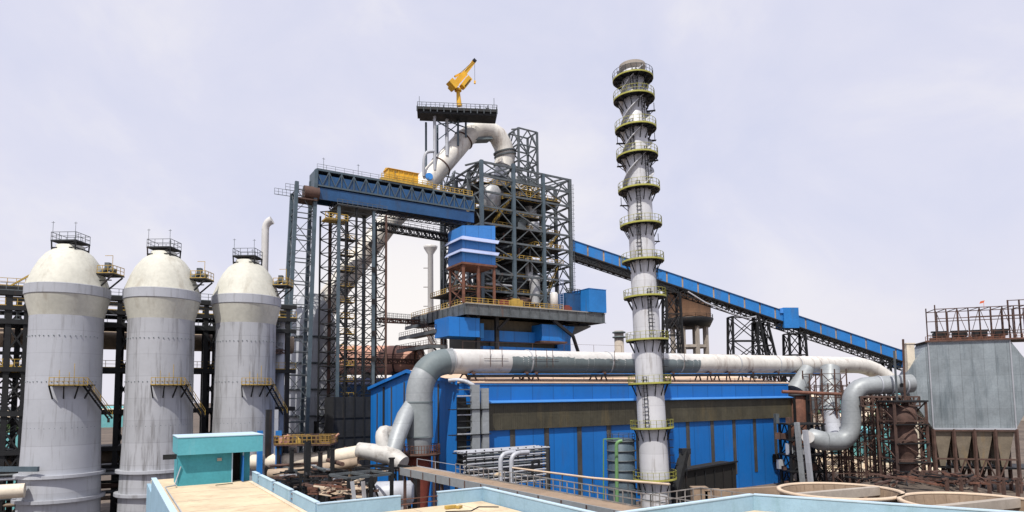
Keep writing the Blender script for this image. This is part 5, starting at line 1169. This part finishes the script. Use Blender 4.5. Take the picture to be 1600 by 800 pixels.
# scrap heaps
def heap(name, label, px, py, Y, w, d, n, mats, seed, hh=1.2, ln=4):
    c = P(px, py, Y); t = thing(name, label, 'scrap heap', (c.x, c.y, c.z-.3)); r = random.Random(seed)
    for k in range(n):
        a = r.uniform(0, math.pi); e_ = Vector((math.cos(a), math.sin(a), r.uniform(-.18, .18)))*r.uniform(ln*.3, ln)/2
        u_, v__ = r.uniform(-1, 1), r.uniform(-1, 1); p = c+Vector((u_*w/2, v__*d/2, r.uniform(0, hh)*(1-.5*abs(u_))))
        MB().bar(p-e_, p+e_, r.uniform(.12, .3)).build('scrap_bar', r.choice(mats), t)
    return c
c = P(1440, 752, 112)
tag(MB().lathe([(11, 0), (10, c.z-1.2), (6, c.z-.4), (0, c.z-.1)], (c.x, c.y, 0), 20).build('earth_mound', 'ground', None, (c.x, c.y, 0)), 'brown earth mound under the rusty scrap near the filter house', 'mound')
heap('scrap_heap', 'heap of rusty steel scrap before the filter house legs', 1440, 752, 110, 19, 10, 95, ['rust', 'rusty', 'rusty', 'dark'], 8, 1.6, 5)
heap('scrap_heap', 'row of rusty posts and beams lying under the filter house', 1530, 757, 112, 20, 6, 50, ['rusty', 'rust', 'dark'], 18, 1.4, 5)
rng = random.Random(77)
for k in range(6):
    q = P(1480+k*22, 762, 105); tag(MB().bar((q.x, q.y, 0), (q.x, q.y, q.z+1.6), .45).bar((q.x-.8, q.y, q.z+1.4), (q.x+.8, q.y, q.z+1.4), .3).build('stub_post', 'rusty', None, (q.x, q.y, 0)), 'short rusty stub post in the row before the filter house', 'post', 'stub posts before the filter house')
# dusty blocks and sheds in the bright yard behind the scaffolds
rng = random.Random(12)
for k in range(16):
    px = 1285+k*10+rng.uniform(-4, 4); Y = rng.uniform(150, 200); w_, d_, h_ = rng.uniform(2, 7), rng.uniform(2, 4), rng.uniform(.6, 2.4)
    q = P(px, 700, Y); a = rng.uniform(0, 1)
    mb = MB().box((q.x, q.y, h_/2), (w_, d_, h_), a).box((q.x, q.y, h_+.1), (w_*.7, d_*.7, .2), a)
    tag(mb.build('stacked_block', 'sand', None, (q.x, q.y, 0)), 'dusty pale block pile in the bright yard behind the scaffolds', 'block pile', 'dusty block piles in the yard')
def shed(name, label, px, Y, w, d, h, m_, rm='tealr', a=YAW, rise=1.6, cat='shed'):
    q = P(px, 650, Y); o = Vector((q.x, q.y, 0)); t = thing(name, label, cat, o); ca, sa_ = Vector((math.cos(a), math.sin(a), 0)), Vector((-math.sin(a), math.cos(a), 0))
    p0 = o-ca*w/2-sa_*d/2
    MB().prism([p0, p0+sa_*d, p0+sa_*d+Z*h, p0+sa_*d/2+Z*(h+rise), p0+Z*h], ca*w).build('wall', m_, t)
    MB().prism([p0-sa_*.5-ca*.4+Z*(h-.1), p0+sa_*d/2-ca*.4+Z*(h+rise+.06), p0+sa_*(d+.5)-ca*.4+Z*(h-.1), p0+sa_*(d+.5)-ca*.4+Z*(h+.12), p0+sa_*d/2-ca*.4+Z*(h+rise+.3), p0-sa_*.5-ca*.4+Z*(h+.12)], ca*(w+.8)).build('roof', rm, t)
    n_ = max(2, int(w/6))
    for i in range(n_): MB().frame(p0+ca*(w*(i+.35)/n_)-sa_*.05+Z*h*.35, ca*w*.3/n_, sa_*.06, Z*h*.3).build('window', 'black', t)
    return t
shed('long_shed', 'low teal sheet shed behind the scaffolds, nearest of the far sheds', 1352, 215, 26, 10, 7, 'tealr')
shed('long_shed', 'teal sheet shed glimpsed beside the vessel tower', 1425, 190, 22, 10, 8, 'tealr', 'tealr')
shed('far_shed', 'pale far shed low behind the grey U bend', 1330, 300, 40, 14, 9, 'conc', 'sand')
shed('far_shed', 'wide brown far shed under the gas main elbow', 1385, 360, 60, 16, 12, 'gasp', 'tealr')
shed('blue_store', 'blue walled store glimpsed between lift tower and blue gable', 560, 168, 26, 10, 23.5, 'blue_d', 'blue_d')
shed('blue_store', 'blue clad building behind the hoist tower legs', 478, 160, 8, 8, 19, 'blue_l', 'blue_d')
# ================================================================== CABLE TRAYS ON THE SHED FRONT
ct_ = thing('cable_riser', 'pair of tall grey cable ducts climbing the blue shed front', 'cable duct', G(E0, 4.5, -1.2, 0))
def FS(px): return (onray(px, E0-B*1.6, U)-(E0-B*1.6)).dot(U)
zr0, zr1 = zat(706, 742, 102), zat(601, 742, 104)
for a, b in ((736, 748), (752, 762)): MB().frame(G(E0, FS(a), -1.8, zr0), U*(FS(b)-FS(a)), B*.7, Z*(zr1-zr0-(0 if a == 736 else .6))).build('riser_duct', 'alu2', ct_)
for k in range(12):
    z_ = zr1-.8-k*1.0; MB().bar(G(E0, FS(716), -1.1, z_), G(E0, FS(736), -1.5, z_), .22, .18).build('tray', ('steel', 'stove', 'dark')[k % 3], ct_)
MB().frame(G(E0, FS(717), -.9, zr0-2), U*1.6, B*.3, Z*(zr1-zr0)).build('back_plate', 'dark', ct_)
MB().tube(arc(G(E0, FS(712), 1, HE+.6), G(E0, FS(730), -.6, HE+1.0), G(E0, FS(742), -1.5, zr1-.4), 6), .35, 8).build('bend_duct', 'stove', ct_)
for z_ in (zr1-4, zr1-8): MB().frame(G(E0, FS(704), -2, z_), U*7, B*1.5, Z*.12).build('access_grate', 'dark', ct_)
# tray gantry running along the shed front
tg = thing('cable_tray_gantry', 'stack of many parallel pipes and cable trays in front of the blue shed', 'pipe rack', P(800, 760, 93).to_2d().to_3d())
A6, B6 = P(729, 708, 95), P(858, 713, 104); v6 = (B6-A6); v6.z = 0; v6.normalize(); n6 = Vector((-v6.y, v6.x, 0)); L6 = (B6-A6).length; z6 = A6.z
for k in range(13):
    for j in range(2 if k else 5):
        z_ = z6-k*.42; MB().tube([G((0, 0, 0), 0, 0)+A6+n6*(.9*j)+Z*(z_-A6.z), A6+v6*(L6-(.8 if k else 0))+n6*(.9*j)+Z*(z_-A6.z)], .15, 8).build('pipe', ('stove', 'steel', 'stove', 'dark')[(k+j) % 4] if k else 'stove', tg)
for k in range(11):
    q = A6+v6*(L6*k/10); MB().bar((q.x, q.y, 0), (q.x, q.y, z6+.3), .16).build('post', 'dark', tg)
    MB().bar(Vector((q.x, q.y, z6-.28)), Vector((q.x, q.y, z6-.28))+n6*4, .14).build('crossarm', 'dark', tg)
for px, w_ in ((782, 2.5), (799, 3)):
    q = P(px, 722, 90); MB().tube([q-Z*5]+arc(q, q+Z*1.2, q+Z*1.2+v6*1.6, 5)+[q+Z*1.2+v6*w_], .33, 10).build('bend_pipe', 'stove', tg)
# ================================================================== WALKWAY BRIDGE ACROSS THE YARD
W0, W1 = P(626, 731, 82), P(1010, 803, 47.5); W1.z = W0.z; wd = (W1-W0); wu = wd.normalized(); ws = Vector((-wu.y, wu.x, 0)); ww = 2.3
wb = thing('yard_walkway', 'long straight dusty walkway with grey girders and pipe handrails crossing the yard', 'walkway', W0.lerp(W1, .5)*1)
MB().frame(W0-Z*.12, wd, ws*ww, Z*.12).build('deck', 'frp', wb)
for s_ in (-.16, ww): MB().frame(W0+ws*s_-Z*.85, wd, ws*.16, Z*.9).build('girder', 'alu2' if s_ < 0 else 'primer', wb)
for k in range(14): q = W0+wd*(k/13)-ws*.22; MB().frame(q-Z*.8, wu*.14, ws*.06, Z*.8).build('web_rib', 'rusty', wb)
LA = PZ(1096, 784, W0.z); l1 = W0+wd*((LA-W0).dot(wu)/wd.length)+ws*ww; le = (LA-l1).dot(ws)
MB().frame(l1-Z*.14, wu*7, ws*le, Z*.12).build('landing_deck', 'frp', wb)
MB().rail([W0+ws*ww+wu*10, l1, l1+ws*le, l1+ws*le+wu*7], 1.15, .075, 1.0).build('railing', 'railg', wb)
MB().rail([l1+wu*.2, l1+wu*7], 1.15, .07, 1.5).build('railing', 'railg', wb)
MB().rail([W0+ws*ww, W0+ws*ww+wu*10], 1.0, .05, 5, mid=False).build('railing', 'stove', wb)
for k in (0.02, .25, .5, .75, .98):
    for s_ in (.2, ww-.2): q = W0+wd*k+ws*s_; MB().bar((q.x, q.y, 0), (q.x, q.y, W0.z-.85), .3).build('post', 'rusty', wb)
a_ = P(801, 731, 75); b_ = P(1046, 757, 52)
cpz = thing('handrail_pipe', 'buff pipe on brackets running above the walkway rails', 'pipe', a_)
MB().tube([a_, P(925, 747, 61), b_], .11, 8).build('pipe', 'frpl', cpz)
mb = MB()
for f in (.0, .2, .4, .6, .8, 1): q = a_.lerp(b_, f); mb.bar(q-Z*1.6, q, .09)
mb.bar(a_-Z*.8, b_-Z*.8, .07).bar(a_-Z*1.5, b_-Z*1.5, .07); mb.build('bracket', 'steel', cpz)
tag(MB().bar(P(832, 745, 74), P(832, 720, 74), .22).bar(P(832, 721, 74), P(842, 719, 74), .22).bar(P(842, 719, 74), P(842, 728, 74), .22).bar(P(832, 721, 74), P(842, 721, 74), .1).build('hook_post', 'dark', None, P(832, 745, 74)), 'black hooked post standing among the pipes by the walkway', 'post')
tag(MB().box(P(777, 742, 76), (.8, .5, .2), .4).box(P(779, 740, 76), (.5, .4, .2), 1.1).build('cloth_bundle', 'cream', None, P(777, 742, 76)), 'small cream bundle lying on the dusty walkway', 'bundle')
# dark vessel at chimney foot with green pipe
dk_ = thing('dark_tank', 'dark blue grey ribbed tank between chimney foot and shed', 'tank', P(971, 720, 109).to_2d().to_3d())
q = dk_.location; zk_ = zat(688, 971, 109)
MB().lathe([(2.25, 0), (2.25, zk_), (1.9, zk_+.3), (0, zk_+.4)], q, 28).build('shell', 'steel_b', dk_)
for k in range(6): MB().lathe([(2.25, zk_-.2-k*1.6), (2.45, zk_-.2-k*1.6), (2.45, zk_-k*1.6), (2.25, zk_-k*1.6)], q, 28).build('band', 'steel', dk_)
MB().rail([(q.x+2.3*math.cos(a*.785), q.y+2.3*math.sin(a*.785), zk_+.1) for a in range(8)], 1.0, .07, 1.8, True).build('railing', 'steel', dk_)
gp = P(963, 742, 100); gt = P(963, 692, 100)
tag(MB().tube([Vector((gp.x, gp.y, 3))]+arc(gt-Z*.6, gt+Z*.3, gt+Vector((.9, 0, .3)), 4), .28, 10).build('green_pipe', 'green', None, (gp.x, gp.y, 3)), 'bright green upright pipe in front of the dark tank', 'pipe')
tag(MB().bar(P(943, 800, 98), P(943, 686, 98), .14).bar(P(943, 686, 98), P(968, 685, 98), .14).build('bent_green_pipe', 'green', None, P(943, 800, 98)), 'thin green pipe frame left of the dark tank', 'pipe')
# black shed and leaning chute at the right of the chimney
q0, q1 = P(1064, 760, 117), P(1151, 760, 127); u_ = (q1-q0); u_.z = 0
bs = thing('black_shed', 'soot black lean to shed with sloping top against the blue shed front', 'shed', (q0.x, q0.y, 0))
zA, zB_ = zat(737, 1064, 117), zat(722, 1151, 127); dn_ = Vector((-u_.y, u_.x, 0)).normalized()*3.5
MB().prism([Vector((q0.x, q0.y, 0)), Vector((q1.x, q1.y, 0)), Vector((q1.x, q1.y, zB_)), Vector((q0.x, q0.y, zA))], dn_).build('wall', 'black', bs)
MB().prism([Vector((q0.x, q0.y, zA)), Vector((q1.x, q1.y, zB_)), Vector((q1.x, q1.y, zB_+.3)), Vector((q0.x, q0.y, zA+.3))], dn_-dn_*1.15).build('roof_edge', 'dark', bs)
for k in range(6): c = Vector((q0.x, q0.y, 0)).lerp(Vector((q1.x, q1.y, 0)), (k+.5)/6)-dn_.normalized()*.08; MB().bar(c, c+Z*(zA-.4), .2).build('post', 'dark', bs)
c0_, c1_ = P(1046, 772, 108), P(1070, 706, 112)
lc = thing('leaning_chute', 'dark leaning conveyor chute standing between chimney and black shed', 'chute', (c0_.x, c0_.y, 0))
MB().bar(c0_-Z*3, c1_, 1.3, 1.0).build('chute', 'dark', lc); MB().box(c1_+Z*.1, (1.7, 1.2, 1.0), .3).build('head_box', 'shade', lc)
mb = MB(); 
for f in (.2, .4, .6, .8): q = (c0_-Z*3).lerp(c1_, f); mb.bar(q+Vector((-.7, -.4, 0)), q+Vector((-1.3, -.4, .1)), .1); mb.bar(q+Vector((.7, -.4, 0)), q+Vector((.7, -.4, -2)), .1)
mb.bar(c0_-Z*3+Vector((-1.3, -.4, 0)), c1_+Vector((-1.3, -.4, -1)), .12); mb.build('side_frame', 'dark', lc)
for k, (px, py, w_, h_) in enumerate(((1092, 752, 2.2, 2.2), (1112, 757, 2.5, 1.6))):
    q = P(px, 762+k*4, 100); tag(MB().box((q.x, q.y, q.z/2), (w_, 1.5, q.z)).box((q.x, q.y, q.z+.08), (w_+.2, 1.7, .15)).build('concrete_block', 'frp', None, (q.x, q.y, 0)), ('brown concrete block before the black shed, left of the pair', 'brown concrete block beside the black shed, right of the pair')[k], 'concrete block')
# ================================================================== YARD CLUTTER LOWER LEFT
yp = thing('valve_deck', 'round edged yellow railed deck at the foot of the hoist towers', 'platform', P(478, 695, 96).to_2d().to_3d())
q0, q1 = P(428, 697, 97), P(516, 695, 97); u_ = q1-q0; u_.z = 0
MB().frame(q0, u_, Vector((0, 4, 0)), Z*.25).build('deck', 'rusty', yp)
MB().rail([q0+Z*.25, q0+u_+Z*.25, q0+u_+Vector((0, 4, .25)), q0+Vector((0, 4, .25)), q0+Z*.25], 1.2, .13, .7).build('railing', 'rail2', yp)
for f in (.05, .55, .95): c = q0+u_*f+Vector((0, .6, 0)); MB().bar((c.x, c.y, 0), c, .55 if f == .55 else .35).build('post', 'dark', yp)
rng = random.Random(44)
for k in range(12):
    h_ = rng.uniform(.5, 1.6); c = q0+u_*rng.random()+Vector((0, rng.uniform(.5, 3.5), .3+h_/2)); MB().box(c, (rng.uniform(.3, 1.2), .6, h_), rng.random()).tube([c, c+Vector((rng.uniform(-1, 1), 0, .7))], .15, 8).build('valve', rng.choice(['rusty', 'rail', 'dark', 'steel', 'pink']), yp)
lm_ = thing('cream_yard_main', 'long cream gas main running low from the stoves to the drop leg', 'pipe', P(500, 720, 99).to_2d().to_3d())
MB().tube([P(395, 722, 101), P(500, 718, 99), P(570, 706, 98)], 1.15, 24).build('pipe_section', 'cream_p', lm_)
for px, py in ((440, 720), (500, 718), (540, 711)): c = P(px, py, 99.6); MB().tube([c-Vector((.12, 0, 0)), c+Vector((.12, 0, 0))], 1.32, 24).build('flange', 'rusty', lm_)
tag(MB().tube([P(420, 741, 96), P(470, 738, 96), P(560, 722, 96)], .75, 16).build('brown_yard_main', 'gasp', None, P(470, 738, 96)), 'brown pipe running just below the long cream gas main', 'pipe')
def frame_table(px0, px1, py, Y, d, label, m_, m2=None):
    a, b = P(px0, py, Y), P(px1, py-6, Y+4); a.z = b.z = (a.z+b.z)/2; u = b-a; n_ = Vector((-u.y, u.x, 0)).normalized()*d
    t = thing('steel_stand', label, 'steel stand', (a.x, a.y, 0))
    mb = MB()
    for p, q in ((a, b), (b, b+n_), (b+n_, a+n_), (a+n_, a), ((a+b)/2, (a+b)/2+n_)): mb.bar(p, q, .22, .3)
    mb.build('top_frame', m2 or m_, t)
    for p in (a, b, b+n_, a+n_, (a+b)/2): MB().bar((p.x, p.y, 0), p, .38).build('leg', m_, t)
    mb = MB(); mb.bar((a.x, a.y, a.z*.2), (a+(b-a)*.5)-Z*.2, .2).bar((b.x, b.y, b.z*.3), (a+(b-a)*.5)-Z*.2, .2); mb.build('bracing', m_, t)
frame_table(545, 612, 747, 78, 5, 'dark steel table stand behind the near parapet with pale top edges', 'dark', 'steel')
frame_table(470, 540, 742, 88, 6, 'dark frame stand below the yellow railed deck', 'dark')
frame_table(585, 640, 735, 88, 5, 'dark frame stand beneath the slanting silver leg', 'dark')
frame_table(425, 470, 760, 84, 5, 'low dark frame stand behind the notched parapet', 'dark')
for k, (px, t_) in enumerate(((480, 690), (519, 700), (500, 705), (455, 700), (612, 715), (626, 728), (648, 728))):
    q = P(px, 760, 90); tag(MB().bar((q.x, q.y, 0), (q.x, q.y, zat(t_, px, 90)), .75 if k == 0 else .5).bar((q.x-.4, q.y, zat(t_, px, 90)-.1), (q.x+.4, q.y, zat(t_, px, 90)-.1), .6, .2).build('yard_column', 'dark', None, (q.x, q.y, 0)), 'dark steel column rising from the cluttered yard at lower left', 'column', 'dark columns in the yard')
for k, px in enumerate((556, 571)):
    a, b = P(px, 800, 74), P(px-6+k*2, 752, 74); tag(MB().bar(a, b, .45, .1).build('white_plank', 'alu', None, a), ('leaning pale plank under the table stand, the left one', 'leaning pale plank under the table stand, the right one')[k], 'plank')
q = P(612, 772, 88)
tag(MB().tube([(q.x-2.4, q.y, q.z), (q.x-2, q.y, q.z), (q.x+2.4, q.y+.8, q.z), (q.x+2.8, q.y+.8, q.z)], [1.2, 1.7, 1.7, 1.2], 20).box((q.x-1.3, q.y, q.z/2-.8), (.4, 2, q.z)).box((q.x+1.5, q.y+.6, q.z/2-.8), (.4, 2, q.z)).build('yard_drum', 'frp' if 0 else 'stove', None, (q.x, q.y, 0)), 'silver horizontal drum lying beneath the silver leg', 'drum')
heap('scrap_heap', 'tangle of orange brown scrap behind the low parapet', 530, 772, 80, 8, 6, 60, ['rust', 'rust', 'frpl', 'rusty', 'sand'], 5, 1.6, 3)
heap('scrap_heap', 'dark jumble of steel offcuts below the yellow railed deck', 470, 765, 86, 10, 8, 60, ['dark', 'rusty', 'stove', 'dark'], 6, 3.0, 3)
rng = random.Random(99)
for k in range(26):
    px = rng.uniform(425, 610); py = rng.uniform(722, 775); Y = rng.uniform(86, 104); a = P(px, py, Y); ln = rng.uniform(3, 9); d_ = U if rng.random() < .6 else B
    m_ = rng.choice(['dark', 'rusty', 'steel', 'dark', 'gasp', 'stove'])
    pts = [a-d_*ln/2, a+d_*ln/2]; 
    if rng.random() < .4: pts.append(a+d_*ln/2-Z*3)
    tag(MB().tube(pts, rng.uniform(.12, .35), 8).build('yard_pipe', m_, None, a), 'thin pipe run in the cluttered yard between parapet and towers', 'pipe', 'thin pipes in the lower left yard')
# ================================================================== FAR SKYLINE
rng = random.Random(2)
for k in range(16):
    px = -60+k*32 if k < 8 else 1235+(k-8)*48; Y = rng.uniform(380, 700)
    shed('far_mill_shed', 'far low mill shed on the hazy horizon', px, Y, rng.uniform(30, 80), rng.uniform(14, 30), rng.uniform(9, 17), rng.choice(['conc', 'gasp', 'tealr', 'steel']), rng.choice(['tealr', 'sand', 'steel']), YAW*rng.random(), 3, 'shed')['group'] = 'far mill sheds'
def tree(px, Y, h, label):
    q = P(px, 640, Y); t = thing('tree', label, 'tree', (q.x, q.y, 0), 'far trees on the horizon'); r = random.Random(int(px*7))
    mb = MB().tube([(q.x, q.y, 0), (q.x+.2, q.y, h*.35), (q.x, q.y+.3, h*.7)], [h*.035, h*.028, h*.01], 6)
    for k in range(4): a = r.uniform(0, 6.28); mb.tube([(q.x, q.y, h*(.3+.08*k)), (q.x+h*.25*math.cos(a), q.y+h*.25*math.sin(a), h*(.55+.08*k))], [h*.012, h*.005], 5)
    mb.build('trunk', 'rusty', t); mb = MB(); lobes = [(Vector((r.uniform(-.3, .3), r.uniform(-.3, .3), r.uniform(.5, .85)))*h, h*r.uniform(.12, .22)) for _ in range(9)]
    for c, rr_ in lobes:
        for _ in range(70):
            d = Vector((r.gauss(0, 1), r.gauss(0, 1), r.gauss(0, .8))).normalized()*rr_*r.uniform(.5, 1.1); p = q*1; p.z = 0; p = p+c+d; s_ = h*.028
            n1 = Vector((r.gauss(0, 1), r.gauss(0, 1), r.gauss(0, 1))).normalized()*s_; n2 = n1.orthogonal().normalized()*s_
            mb.add([p-n1-n2, p+n1-n2, p+n1+n2, p-n1+n2], [(0, 1, 2, 3)])
    mb.build('crown', 'leaf', t)
for k in range(14):
    px = (-40+k*35+rng.uniform(-10, 10)) if k < 5 else 1240+(k-5)*40+rng.uniform(-12, 12)
    tree(px, rng.uniform(260, 420), rng.uniform(8, 13), 'far green tree among the mill sheds on the horizon')
